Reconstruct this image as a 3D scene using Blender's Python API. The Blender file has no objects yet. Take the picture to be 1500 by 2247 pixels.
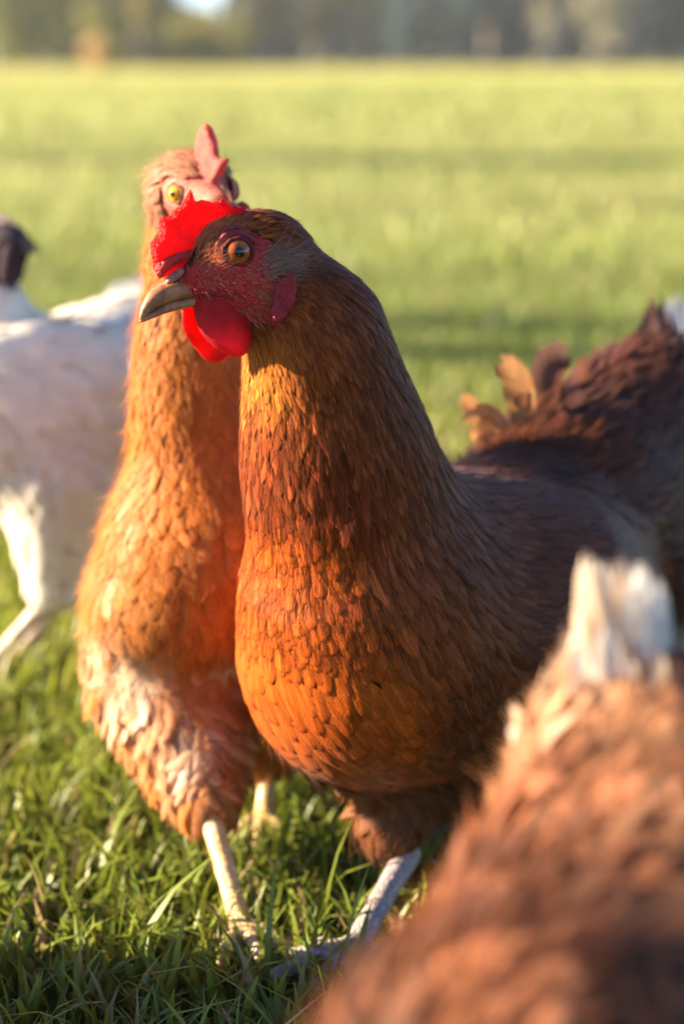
import bpy, math, random
import numpy as np
from mathutils import Vector, Matrix, geometry

rng = np.random.default_rng(7)
random.seed(7)
C = bpy.context.scene.collection

# ---------------------------------------------------------------- camera
CAM_H = 0.48
PITCH = math.atan((1123.5 - 126) / 4369.0)
FPX, CX, CY = 4369.0, 750.0, 1123.5
cam_d = bpy.data.cameras.new('camera')
cam = bpy.data.objects.new('camera', cam_d)
C.objects.link(cam)
cam.location = (0, 0, CAM_H)
cam.rotation_euler = (math.pi / 2 - PITCH, 0, 0)
cam_d.sensor_fit = 'VERTICAL'
cam_d.sensor_height = 36.0
cam_d.lens = 70.0
cam_d.clip_start = 0.02
cam_d.clip_end = 2000
cam_d.dof.use_dof = True
cam_d.dof.focus_distance = 0.968
cam_d.dof.aperture_fstop = 4.5
bpy.context.scene.camera = cam

# ---------------------------------------------------------------- world, sun, exposure
SUN_EL = math.radians(19)
SUN_DIR = np.array([-1.0, 0.05, 0.0]); SUN_DIR /= np.linalg.norm(SUN_DIR)
SUN_DIR = np.array([SUN_DIR[0] * math.cos(SUN_EL), SUN_DIR[1] * math.cos(SUN_EL), math.sin(SUN_EL)])
w = bpy.data.worlds.new('World')
bpy.context.scene.world = w
w.use_nodes = True
nt = w.node_tree
sky = nt.nodes.new('ShaderNodeTexSky')
sky.sky_type = 'NISHITA'
sky.sun_disc = False
sky.sun_elevation = SUN_EL
sky.sun_rotation = math.atan2(SUN_DIR[0], SUN_DIR[1])
sky.air_density = 0.6
sky.dust_density = 0.05
sky.ozone_density = 3.0
bg = nt.nodes['Background']
bg.inputs['Strength'].default_value = 0.062
nt.links.new(sky.outputs[0], bg.inputs[0])
sl = bpy.data.lights.new('sun', 'SUN')
sl.energy = 5.0
sl.angle = math.radians(0.6)
sl.color = (1.0, 0.80, 0.55)
so = bpy.data.objects.new('sun', sl)
C.objects.link(so)
so.rotation_euler = Vector(SUN_DIR).to_track_quat('Z', 'Y').to_euler()
vs = bpy.context.scene.view_settings
vs.view_transform = 'Standard'
vs.look = 'None'
vs.exposure = 2.3
vs.gamma = 1
cy = bpy.context.scene.cycles
cy.max_bounces = 8
cy.transparent_max_bounces = 24
cy.diffuse_bounces = 4
cy.transmission_bounces = 6
cy.use_denoising = True

# ---------------------------------------------------------------- helpers
cp, sp = math.cos(PITCH), math.sin(PITCH)


def ray(px, py):
    a, b = (px - CX) / FPX, -(py - CY) / FPX
    # camera axes in the world: right = X, up = (0, sp, cp), forward = (0, cp, -sp)
    return np.array([a, b * sp + cp, b * cp - sp])


def P(px, py, Y):
    r = ray(px, py)
    return np.array([0, 0, CAM_H]) + r * (Y / r[1])


def G(px, py, z=0.0):
    r = ray(px, py)
    return np.array([0, 0, CAM_H]) + r * ((z - CAM_H) / r[2])


def proj(p):
    p = np.asarray(p, float) - np.array([0, 0, CAM_H])
    x, f, u = p[..., 0], p[..., 1] * cp - p[..., 2] * sp, p[..., 1] * sp + p[..., 2] * cp
    return np.stack([CX + FPX * x / f, CY - FPX * u / f], -1)


def unit(v):
    v = np.asarray(v, float)
    return v / np.maximum(np.linalg.norm(v, axis=-1, keepdims=True), 1e-9)


def mk(name, V, F, mat, parent=None, col=None, uv=None, smooth=True, props=None, nrm=None):
    V = np.asarray(V, np.float32)
    F = np.asarray(F, np.int32)
    if parent is not None:
        V = V - np.array(parent_world(parent), np.float32)
    me = bpy.data.meshes.new(name)
    me.vertices.add(len(V))
    me.vertices.foreach_set('co', V.ravel())
    n = F.shape[1]
    me.loops.add(F.size)
    me.loops.foreach_set('vertex_index', F.ravel())
    me.polygons.add(len(F))
    me.polygons.foreach_set('loop_start', np.arange(len(F), dtype=np.int32) * n)
    me.polygons.foreach_set('loop_total', np.full(len(F), n, np.int32))
    me.update(calc_edges=True)
    me.validate()
    if smooth:
        me.polygons.foreach_set('use_smooth', np.ones(len(me.polygons), bool))
    if col is not None and len(me.vertices) == len(V):
        c = np.ones((len(V), 4), np.float32)
        c[:, :col.shape[1]] = col
        me.color_attributes.new('Col', 'FLOAT_COLOR', 'POINT').data.foreach_set('color', c.ravel())
    if uv is not None:
        li = np.zeros(len(me.loops), np.int32)
        me.loops.foreach_get('vertex_index', li)
        me.uv_layers.new(name='UVMap').data.foreach_set('uv', np.asarray(uv, np.float32)[li].ravel())
    if nrm is not None and len(me.vertices) == len(V):
        me.normals_split_custom_set_from_vertices(np.asarray(nrm, np.float32).tolist())
    me.materials.append(mat)
    o = bpy.data.objects.new(name, me)
    C.objects.link(o)
    if parent is not None:
        o.parent = parent
    if props:
        for k, v in props.items():
            o[k] = v
    return o


def parent_world(o):
    p = Vector((0, 0, 0))
    while o is not None:
        p += o.location
        o = o.parent
    return p


def empty(name, loc, label, cat, group=None):
    o = bpy.data.objects.new(name, None)
    C.objects.link(o)
    o.location = tuple(float(x) for x in loc)
    o.empty_display_size = 0.05
    o['label'] = label
    o['category'] = cat
    if group:
        o['group'] = group
    return o


# ---------------------------------------------------------------- materials
def new_mat(name):
    m = bpy.data.materials.new(name)
    m.use_nodes = True
    nt = m.node_tree
    return m, nt, nt.nodes['Principled BSDF'], nt.nodes['Material Output']


def N(nt, t, **kw):
    n = nt.nodes.new(t)
    for k, v in kw.items():
        if k in n.inputs and not hasattr(n, k):
            n.inputs[k].default_value = v
        else:
            setattr(n, k, v)
    return n


def math_node(nt, op, a, b=None, c=None, clamp=False):
    n = nt.nodes.new('ShaderNodeMath')
    n.operation = op
    n.use_clamp = clamp
    for i, x in enumerate((a, b, c)):
        if x is None:
            continue
        if isinstance(x, (int, float)):
            n.inputs[i].default_value = x
        else:
            nt.links.new(x, n.inputs[i])
    return n.outputs[0]


def mixrgb(nt, fac, a, b, mode='MIX'):
    n = nt.nodes.new('ShaderNodeMix')
    n.data_type = 'RGBA'
    n.blend_type = mode
    for i, x in ((0, fac), (6, a), (7, b)):
        if isinstance(x, (int, float)):
            n.inputs[i].default_value = x
        elif isinstance(x, tuple):
            n.inputs[i].default_value = (*x, 1)
        else:
            nt.links.new(x, n.inputs[i])
    return n.outputs[2]


def maprange(nt, v, a, b, c=0.0, d=1.0):
    n = nt.nodes.new('ShaderNodeMapRange')
    nt.links.new(v, n.inputs[0])
    for i, x in enumerate((a, b, c, d)):
        n.inputs[i + 1].default_value = x
    return n.outputs[0]


def feather_mat(name, hem=0.0, fray=0.5, shaft=0.35, trans=0.28, rough=0.5, barb=1.0, bump=0.3, spec=0.35):
    """Barbed vane: Col carries each feather's own pigment, UV.x runs across, UV.y root to tip."""
    m, nt, bs, out = new_mat(name)
    L = nt.links.new
    att = N(nt, 'ShaderNodeAttribute'); att.attribute_name = 'Col'
    uv = N(nt, 'ShaderNodeUVMap')
    sep = N(nt, 'ShaderNodeSeparateXYZ'); L(uv.outputs[0], sep.inputs[0])
    idn = math_node(nt, 'FLOOR', sep.outputs[0])          # integer part = feather id
    uu = math_node(nt, 'FRACT', sep.outputs[0])
    v = sep.outputs[1]
    off = math_node(nt, 'SUBTRACT', uu, 0.5)
    ab = math_node(nt, 'ABSOLUTE', off)                    # 0 shaft .. 0.5 edge
    b = math_node(nt, 'SUBTRACT', v, math_node(nt, 'MULTIPLY', ab, 0.55))
    cmb = N(nt, 'ShaderNodeCombineXYZ')
    L(math_node(nt, 'MULTIPLY', b, 26.0), cmb.inputs[0])
    L(math_node(nt, 'MULTIPLY', off, 1.2), cmb.inputs[1])
    L(math_node(nt, 'MULTIPLY', idn, 3.71), cmb.inputs[2])
    nz = N(nt, 'ShaderNodeTexNoise'); nz.inputs['Scale'].default_value = 1.0; nz.inputs['Detail'].default_value = 3.0
    L(cmb.outputs[0], nz.inputs['Vector'])
    st = nz.outputs[0]
    # alpha: frayed margins and tip
    edge = math_node(nt, 'SUBTRACT', 0.5, ab)
    tip = math_node(nt, 'MULTIPLY', math_node(nt, 'SUBTRACT', 1.0, v), 0.9)
    e = math_node(nt, 'MINIMUM', edge, tip)
    thr = math_node(nt, 'MULTIPLY', math_node(nt, 'SUBTRACT', st, 0.42), fray)
    alpha = math_node(nt, 'GREATER_THAN', e, thr)
    # colour
    k = maprange(nt, st, 0.3, 0.7, 1 - 0.28 * barb, 1 + 0.28 * barb)
    colm = N(nt, 'ShaderNodeVectorMath'); colm.operation = 'SCALE'
    L(att.outputs[0], colm.inputs[0]); L(k, colm.inputs['Scale'])
    sh = maprange(nt, ab, 0.015, 0.10, shaft, 0.0)
    pal = N(nt, 'ShaderNodeVectorMath'); pal.operation = 'MULTIPLY_ADD'
    L(colm.outputs[0], pal.inputs[0]); pal.inputs[1].default_value = (1.7, 1.55, 1.5); pal.inputs[2].default_value = (0.03, 0.012, 0.007)
    c1 = mixrgb(nt, sh, colm.outputs[0], pal.outputs[0])
    if hem:
        hm = maprange(nt, e, 0.0, 0.10, hem, 0.0)
        c1 = mixrgb(nt, hm, c1, (0.06, 0.014, 0.006))
    L(c1, bs.inputs['Base Color'])
    bs.inputs['Roughness'].default_value = rough
    bs.inputs['Specular IOR Level'].default_value = spec
    bs.inputs['Sheen Weight'].default_value = 0.04
    bs.inputs['Sheen Roughness'].default_value = 0.4
    if bump:
        bp = N(nt, 'ShaderNodeBump'); bp.inputs['Strength'].default_value = bump; bp.inputs['Distance'].default_value = 0.001
        L(st, bp.inputs['Height']); L(bp.outputs[0], bs.inputs['Normal'])
    tr = N(nt, 'ShaderNodeBsdfTranslucent'); L(c1, tr.inputs[0])
    mx = N(nt, 'ShaderNodeMixShader'); mx.inputs[0].default_value = trans
    L(bs.outputs[0], mx.inputs[1]); L(tr.outputs[0], mx.inputs[2])
    if fray > 0:
        tp = N(nt, 'ShaderNodeBsdfTransparent')
        m2 = N(nt, 'ShaderNodeMixShader')
        L(alpha, m2.inputs[0]); L(tp.outputs[0], m2.inputs[1]); L(mx.outputs[0], m2.inputs[2])
        L(m2.outputs[0], out.inputs[0])
    else:
        L(mx.outputs[0], out.inputs[0])
    return m


def attr_mat(name, rough=0.6, trans=0.0, spec=0.3, bump=0.0, bscale=300.0, mottle=0.0, sheen=0.0):
    m, nt, bs, out = new_mat(name)
    L = nt.links.new
    att = N(nt, 'ShaderNodeAttribute'); att.attribute_name = 'Col'
    col = att.outputs[0]
    tc = N(nt, 'ShaderNodeTexCoord')
    if mottle or bump:
        nz = N(nt, 'ShaderNodeTexNoise'); nz.inputs['Scale'].default_value = bscale; nz.inputs['Detail'].default_value = 4
        L(tc.outputs['Object'], nz.inputs['Vector'])
    if mottle:
        k = maprange(nt, nz.outputs[0], 0.3, 0.7, 1 - mottle, 1 + mottle)
        vm = N(nt, 'ShaderNodeVectorMath'); vm.operation = 'SCALE'
        L(col, vm.inputs[0]); L(k, vm.inputs['Scale']); col = vm.outputs[0]
    L(col, bs.inputs['Base Color'])
    bs.inputs['Roughness'].default_value = rough
    bs.inputs['Specular IOR Level'].default_value = spec
    bs.inputs['Sheen Weight'].default_value = sheen
    if bump:
        bp = N(nt, 'ShaderNodeBump'); bp.inputs['Strength'].default_value = bump; bp.inputs['Distance'].default_value = 0.001
        L(nz.outputs[0], bp.inputs['Height']); L(bp.outputs[0], bs.inputs['Normal'])
    if trans:
        tr = N(nt, 'ShaderNodeBsdfTranslucent'); L(col, tr.inputs[0])
        mx = N(nt, 'ShaderNodeMixShader'); mx.inputs[0].default_value = trans
        L(bs.outputs[0], mx.inputs[1]); L(tr.outputs[0], mx.inputs[2]); L(mx.outputs[0], out.inputs[0])
    return m


def flesh_mat(name, base, glow, trans, papilla=900.0, bump=0.6, rough=0.5):
    """Comb and wattle skin: finely papillate, light passes through it deep red."""
    m, nt, bs, out = new_mat(name)
    L = nt.links.new
    tc = N(nt, 'ShaderNodeTexCoord')
    vo = N(nt, 'ShaderNodeTexVoronoi'); vo.inputs['Scale'].default_value = papilla
    L(tc.outputs['Object'], vo.inputs['Vector'])
    nz = N(nt, 'ShaderNodeTexNoise'); nz.inputs['Scale'].default_value = 160; nz.inputs['Detail'].default_value = 4
    L(tc.outputs['Object'], nz.inputs['Vector'])
    k = maprange(nt, nz.outputs[0], 0.3, 0.7, 0.0, 1.0)
    c = mixrgb(nt, k, tuple(x * 0.72 for x in base), tuple(min(1, x * 1.25) for x in base))
    c = mixrgb(nt, maprange(nt, vo.outputs['Distance'], 0.0, 0.35, 0.22, 0.0), c, (0.75, 0.30, 0.26))
    L(c, bs.inputs['Base Color'])
    bs.inputs['Roughness'].default_value = rough
    bs.inputs['Specular IOR Level'].default_value = 0.3
    h = math_node(nt, 'ADD', math_node(nt, 'MULTIPLY', vo.outputs['Distance'], -1.0), math_node(nt, 'MULTIPLY', nz.outputs[0], 1.6))
    bp = N(nt, 'ShaderNodeBump'); bp.inputs['Strength'].default_value = bump; bp.inputs['Distance'].default_value = 0.0012
    L(h, bp.inputs['Height']); L(bp.outputs[0], bs.inputs['Normal'])
    tr = N(nt, 'ShaderNodeBsdfTranslucent')
    nl = N(nt, 'ShaderNodeTexNoise'); nl.inputs['Scale'].default_value = 110; nl.inputs['Detail'].default_value = 5
    L(tc.outputs['Object'], nl.inputs['Vector'])
    L(mixrgb(nt, maprange(nt, nl.outputs[0], 0.36, 0.62), tuple(x * 0.62 for x in glow), glow), tr.inputs[0])
    mx = N(nt, 'ShaderNodeMixShader'); mx.inputs[0].default_value = trans
    L(bs.outputs[0], mx.inputs[1]); L(tr.outputs[0], mx.inputs[2]); L(mx.outputs[0], out.inputs[0])
    return m


def horn_mat(name, c0, c1, scale=120.0, rough=0.35, bump=0.15, spec=0.4):
    m, nt, bs, out = new_mat(name)
    L = nt.links.new
    tc = N(nt, 'ShaderNodeTexCoord')
    nz = N(nt, 'ShaderNodeTexNoise'); nz.inputs['Scale'].default_value = scale; nz.inputs['Detail'].default_value = 6
    nz.inputs['Roughness'].default_value = 0.65
    L(tc.outputs['Object'], nz.inputs['Vector'])
    c = mixrgb(nt, maprange(nt, nz.outputs[0], 0.45, 0.68, 0, 1), c0, c1)
    L(c, bs.inputs['Base Color'])
    bs.inputs['Roughness'].default_value = rough
    bs.inputs['Specular IOR Level'].default_value = spec
    bp = N(nt, 'ShaderNodeBump'); bp.inputs['Strength'].default_value = bump; bp.inputs['Distance'].default_value = 0.001
    L(nz.outputs[0], bp.inputs['Height']); L(bp.outputs[0], bs.inputs['Normal'])
    return m


def scale_mat(name, c0, c1, rough=0.4):
    """Scaly shank skin."""
    m, nt, bs, out = new_mat(name)
    L = nt.links.new
    tc = N(nt, 'ShaderNodeTexCoord')
    mp = N(nt, 'ShaderNodeMapping'); mp.inputs['Scale'].default_value = (190, 190, 300)
    L(tc.outputs['Object'], mp.inputs[0])
    vo = N(nt, 'ShaderNodeTexVoronoi'); vo.feature = 'DISTANCE_TO_EDGE'; vo.inputs['Scale'].default_value = 1.0
    L(mp.outputs[0], vo.inputs['Vector'])
    e = maprange(nt, vo.outputs['Distance'], 0.0, 0.14, 0.0, 1.0)
    nz = N(nt, 'ShaderNodeTexNoise'); nz.inputs['Scale'].default_value = 70; nz.inputs['Detail'].default_value = 4
    L(tc.outputs['Object'], nz.inputs['Vector'])
    c = mixrgb(nt, maprange(nt, nz.outputs[0], 0.4, 0.65), c0, c1)
    c = mixrgb(nt, math_node(nt, 'MULTIPLY', math_node(nt, 'SUBTRACT', 1.0, e), 0.5), c, tuple(x * 0.4 for x in c0))
    L(c, bs.inputs['Base Color'])
    bs.inputs['Roughness'].default_value = rough
    bs.inputs['Specular IOR Level'].default_value = 0.5
    bp = N(nt, 'ShaderNodeBump'); bp.inputs['Strength'].default_value = 0.5; bp.inputs['Distance'].default_value = 0.0008
    L(e, bp.inputs['Height']); L(bp.outputs[0], bs.inputs['Normal'])
    return m


# ---------------------------------------------------------------- signed distance modelling
class SDF:
    """Smoothly joined tapered capsules and ellipsoids; each carries the direction its feathers grow."""

    def __init__(self):
        self.pr = []

    def cone(self, a, b, ra, rb, k=0.012, flow=None, tag='body'):
        a, b = np.array(a, float), np.array(b, float)
        self.pr.append(('c', a, b, ra, rb, k, unit(b - a) if flow is None else unit(flow), tag))
        return self

    def ell(self, c, r, axes=None, k=0.012, flow=(0, 1, 0), tag='body'):
        c = np.array(c, float)
        if axes is None:
            A = np.eye(3)
        else:
            x = unit(axes[0]); z = unit(np.cross(x, axes[1])); y = np.cross(z, x)
            A = np.stack([x, y, z])
        self.pr.append(('e', c, A, np.array(r, float), None, k, unit(flow), tag))
        return self

    def one(self, q, p):
        if q[0] == 'c':
            a, b, ra, rb = q[1:5]
            ba = b - a
            t = np.clip(((p - a) @ ba) / (ba @ ba), 0, 1)
            d = p - a - t[..., None] * ba
            return np.sqrt((d * d).sum(-1)) - (ra + (rb - ra) * t)
        c, A, r = q[1:4]
        l = (p - c) @ A.T
        k0 = np.sqrt(((l / r) ** 2).sum(-1))
        k1 = np.sqrt(((l / (r * r)) ** 2).sum(-1)) + 1e-9
        return k0 * (k0 - 1) / k1

    def __call__(self, p):
        d = None
        for q in self.pr:
            x = self.one(q, p)
            if d is None:
                d = x
            else:
                k = q[5]
                h = np.maximum(k - np.abs(d - x), 0) / k
                d = np.minimum(d, x) - h * h * k * 0.25
        return d

    def grad(self, p, e=6e-4):
        ks = np.array([[1, -1, -1], [-1, -1, 1], [-1, 1, -1], [1, 1, 1]], float)
        g = 0
        for k in ks:
            g = g + k * self(p + k * e)[..., None]
        return unit(g)

    def flow(self, p, s=0.012):
        F = 0; W = 0
        for q in self.pr:
            wt = np.exp(-np.clip(self.one(q, p), -0.02, 1) / s)[..., None]
            F = F + wt * q[6]; W = W + wt
        return unit(F / W)

    def tags(self, p):
        D = np.stack([self.one(q, p) for q in self.pr], -1)
        return np.array([q[7] for q in self.pr])[D.argmin(-1)]

    def bounds(self, pad=0.01):
        lo, hi = [], []
        for q in self.pr:
            if q[0] == 'c':
                for c, r in ((q[1], q[3]), (q[2], q[4])):
                    lo.append(c - r); hi.append(c + r)
            else:
                m = q[3].max(); lo.append(q[1] - m); hi.append(q[1] + m)
        return np.min(lo, 0) - pad, np.max(hi, 0) + pad

    def mesh(self, h, lo=None, hi=None):
        if lo is None:
            lo, hi = self.bounds()
        n = np.ceil((hi - lo) / h).astype(int) + 1
        ax = [lo[i] + np.arange(n[i]) * h for i in range(3)]
        V = np.empty(n, np.float32)
        for i in range(n[0]):
            g = np.stack(np.meshgrid([ax[0][i]], ax[1], ax[2], indexing='ij'), -1)[0]
            V[i] = self(g)
        S = V < 0
        acc = np.zeros(tuple(n - 1) + (3,), np.float32); cnt = np.zeros(tuple(n - 1), np.int32)
        off = [(0, 0, 0), (1, 0, 0), (0, 1, 0), (0, 0, 1), (1, 1, 0), (1, 0, 1), (0, 1, 1), (1, 1, 1)]
        edges = [(a, b) for i, a in enumerate(off) for b in off[i + 1:] if sum(abs(x - y) for x, y in zip(a, b)) == 1]
        sl = lambda o: tuple(slice(o[i], n[i] - 1 + o[i]) for i in range(3))
        for a, b in edges:
            va, vb = V[sl(a)], V[sl(b)]
            cr = (va < 0) != (vb < 0)
            t = np.where(cr, va / np.where(cr, va - vb, 1), 0)
            for i in range(3):
                acc[..., i] += np.where(cr, a[i] + t * (b[i] - a[i]), 0)
            cnt += cr
        act = cnt > 0
        idx = -np.ones(act.shape, np.int64)
        idx[act] = np.arange(act.sum())
        cells = np.argwhere(act)
        P_ = lo + (cells + acc[act] / cnt[act][:, None]) * h
        for _ in range(2):
            P_ = P_ - self.grad(P_) * self(P_)[:, None]
        F = []
        for i in range(3):
            j, k = (i + 1) % 3, (i + 2) % 3
            s0 = [slice(None)] * 3; s1 = [slice(None)] * 3
            s0[i] = slice(0, n[i] - 1); s1[i] = slice(1, n[i])
            a, b = S[tuple(s0)], S[tuple(s1)]
            cr = np.argwhere(a != b)
            cr = cr[(cr[:, j] > 0) & (cr[:, k] > 0) & (cr[:, j] < n[j] - 1) & (cr[:, k] < n[k] - 1)]
            if len(cr) == 0:
                continue
            sgn = a[tuple(cr.T)]
            q = []
            for dj, dk in ((0, 0), (-1, 0), (-1, -1), (0, -1)):
                c = cr.copy(); c[:, j] += dj; c[:, k] += dk
                q.append(idx[tuple(c.T)])
            q = np.stack(q, 1)
            q[~sgn] = q[~sgn][:, ::-1]
            F.append(q)
        return P_, np.concatenate(F)


def sample_surface(V, F, n):
    a, b, c, d = (V[F[:, i]] for i in range(4))
    ar = np.linalg.norm(np.cross(b - a, c - a), axis=1) + np.linalg.norm(np.cross(c - a, d - a), axis=1)
    f = rng.choice(len(F), n, p=ar / ar.sum())
    u, v = rng.random((n, 1)), rng.random((n, 1))
    return (a[f] * (1 - u) + b[f] * u) * (1 - v) + (d[f] * (1 - u) + c[f] * u) * v


def thin(pts, rad):
    """Dart throwing with a radius of its own at every point."""
    cell = rad.max() * 2
    grid = {}
    keep = []
    for i, p in enumerate(pts):
        key = tuple(np.floor(p / cell).astype(int))
        ok = True
        for dx in (-1, 0, 1):
            for dy in (-1, 0, 1):
                for dz in (-1, 0, 1):
                    for j in grid.get((key[0] + dx, key[1] + dy, key[2] + dz), ()):
                        q = pts[j]
                        r = rad[i]
                        if (p[0] - q[0]) ** 2 + (p[1] - q[1]) ** 2 + (p[2] - q[2]) ** 2 < r * r:
                            ok = False; break
                    if not ok: break
                if not ok: break
            if not ok: break
        if ok:
            grid.setdefault(key, []).append(i)
            keep.append(i)
    return np.array(keep, int)


PROFILE = {
    'scale': lambda t: np.sqrt(np.clip(1 - ((t - 0.52) / 0.50) ** 2, 0.0, 1)) * (0.55 + 0.45 * t),
    'hackle': lambda t: np.clip(0.35 + 1.9 * t, 0, 1) * np.clip((1.02 - t) / 0.55, 0.0, 1) ** 0.75,
    'long': lambda t: np.clip(0.4 + 2.2 * t, 0, 1) * np.clip((1.01 - t) / 0.28, 0.0, 1) ** 0.6,
    'down': lambda t: np.clip(0.5 + 2.2 * t, 0, 1) * np.clip((1.02 - t) / 0.5, 0.02, 1) ** 0.5,
}


def vane(S, Nn, D, Wd, prof, cup=0.35, nu=5, wave=0.0, G0=None, round_=0.35):
    """Spines S (n,k,3), normals, directions -> feather vertices, faces, uv."""
    n, k = S.shape[:2]
    t = np.linspace(0, 1, k)
    wt = prof(t)
    u = np.linspace(-1, 1, nu)
    side = unit(np.cross(Nn, D))
    hw = (Wd[:, None] * 0.5 * wt[None])[..., None, None]
    uu = u[None, None, :, None]
    V = S[:, :, None] + side[:, :, None] * uu * hw - Nn[:, :, None] * (uu ** 2) * hw * cup
    if wave:
        ph = rng.random((n, 1, 1, 1)) * 6.28
        V = V + Nn[:, :, None] * np.sin(t[None, :, None, None] * 9 + uu * 2.5 + ph) * hw * wave
    V = V.reshape(n, k * nu, 3)
    f = []
    for i in range(k - 1):
        for j in range(nu - 1):
            f.append((i * nu + j, (i + 1) * nu + j, (i + 1) * nu + j + 1, i * nu + j + 1))
    F = (np.array(f)[None] + (np.arange(n) * k * nu)[:, None, None]).reshape(-1, 4)
    U = np.stack(np.meshgrid((u * 0.495 + 0.5), t), -1).reshape(1, k * nu, 2)
    U = np.repeat(U, n, 0)
    U[..., 0] += (np.arange(n) % 997)[:, None]
    Q = Nn if G0 is None else G0
    VN = unit(Q[:, :, None] * 0.8 + Nn[:, :, None] * 0.2 + side[:, :, None] * uu * round_ + np.zeros((1, 1, nu, 1))).reshape(-1, 3)
    return V.reshape(-1, 3), F, U.reshape(-1, 2), k * nu, VN


def grow(sdf, p, L, lift0, lift1, k=7, yaw=None, curl=None, flow=None, power=1.3):
    """March a feather's spine over the body surface along the flow of the plumage."""
    n = len(p)
    S, NN, DD = [], [], []
    p = p - sdf.grad(p) * sdf(p)[:, None]
    if yaw is None:
        yaw = rng.normal(0, 0.12, n)
    if curl is None:
        curl = np.zeros(n)
    for i in range(k):
        t = i / (k - 1)
        g = sdf.grad(p)
        d = sdf.flow(p) if flow is None else flow(p)
        d = unit(d - g * (d * g).sum(-1, keepdims=True))
        s = np.cross(g, d)
        d = unit(d * np.cos(yaw)[:, None] + s * np.sin(yaw)[:, None])
        off = lift0 + lift1 * t ** power + curl * L * t * t
        S.append(p + g * np.asarray(off)[:, None]); NN.append(g); DD.append(d)
        p = p + d * (L / (k - 1))[:, None]
        dist = sdf(p)
        g2 = sdf.grad(p)
        p = p - g2 * (dist * 0.85)[:, None]
    S = np.stack(S, 1)
    D = np.gradient(S, axis=1)
    D = unit(D)
    G0 = np.stack(NN, 1)
    NN = unit(G0 - D * (G0 * D).sum(-1, keepdims=True))
    return S, NN, D, G0


def strands(S, Wd, col, name, mat, parent, side=None):
    """Thin tapering hairs. S (n,k,3)."""
    n, k = S.shape[:2]
    D = unit(np.gradient(S, axis=1))
    if side is None:
        side = unit(np.cross(D, np.array([0.1, -1, 0.2])))
    wt = (1 - np.linspace(0, 1, k) ** 1.5 * 0.92)[None, :, None] * Wd[:, None, None] * 0.5
    V = np.stack([S - side * wt, S + side * wt], 2).reshape(n, 2 * k, 3)
    f = np.array([(2 * i, 2 * i + 1, 2 * i + 3, 2 * i + 2) for i in range(k - 1)])
    F = (f[None] + (np.arange(n) * 2 * k)[:, None, None]).reshape(-1, 4)
    return mk(name, V.reshape(-1, 3), F, mat, parent, col=np.repeat(col, 2 * k, 0))


def fluff(name, sdf, pts, L, lift0, lift1, wd, colf, parent, mat, yaw=.3, curl=.0, k=6):
    n = len(pts)
    S, NN, D, G0 = grow(sdf, pts, L, rep(lift0, n) * rng.uniform(.3, 1.4, n), lift1 * rng.uniform(.2, 1.6, n), k=k,
                        yaw=rng.normal(0, yaw, n), curl=np.abs(rng.normal(0, curl, n)) if curl else None)
    side = unit(np.cross(G0, D))
    m = k
    wt = (1 - np.linspace(0, 1, m) ** 1.5 * 0.92)[None, :, None] * wd * 0.5
    V = np.stack([S - side * wt, S + side * wt], 2).reshape(-1, 3)
    f = np.array([(2 * i, 2 * i + 2, 2 * i + 3, 2 * i + 1) for i in range(m - 1)])
    F = (f[None] + (np.arange(n) * 2 * m)[:, None, None]).reshape(-1, 4)
    VN = np.repeat(unit(G0 + NN * .3), 2, axis=1).reshape(-1, 3)
    return mk(name, V, F, mat, parent, col=np.repeat(colf(pts, G0[:, 0]), 2 * m, 0), nrm=VN)


def hairs_on(sdf, p, d, L, lift, Wd, col, name, mat, parent, k=4, jit=0.25):
    n = len(p)
    p = p - sdf.grad(p) * sdf(p)[:, None]
    g = sdf.grad(p)
    d = unit(d + rng.normal(0, jit, (n, 3)))
    d = unit(d - g * (d * g).sum(-1, keepdims=True))
    t = np.linspace(0, 1, k)[None, :, None]
    Lx = L[:, None, None]
    S = p[:, None] + d[:, None] * t * Lx + g[:, None] * (np.sin(t * 1.8) * lift * Lx + 0.0002)
    return strands(S, Wd, col, name, mat, parent)


def inside(poly, q):
    poly = np.asarray(poly, float)
    x, y = q[..., 0], q[..., 1]
    c = np.zeros(x.shape, bool)
    j = len(poly) - 1
    for i in range(len(poly)):
        xi, yi = poly[i]; xj, yj = poly[j]
        if yi != yj:
            c ^= ((yi > y) != (yj > y)) & (x < (xj - xi) * (y - yi) / (yj - yi) + xi)
        j = i
    return c


def edge_dist(poly, q):
    poly = np.asarray(poly, float)
    d = np.full(len(q), 1e9)
    for i in range(len(poly)):
        a, b = poly[i], poly[(i + 1) % len(poly)]
        ab = b - a
        t = np.clip(((q - a) @ ab) / (ab @ ab + 1e-12), 0, 1)
        d = np.minimum(d, np.linalg.norm(q - a - t[:, None] * ab, axis=1))
    return d


def smooth_poly(pts, n=2):
    p = np.asarray(pts, float)
    for _ in range(n):   # Chaikin
        q = np.roll(p, -1, 0)
        p = np.stack([p * 0.8 + q * 0.2, p * 0.2 + q * 0.8], 1).reshape(-1, 2)
    return p


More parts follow.
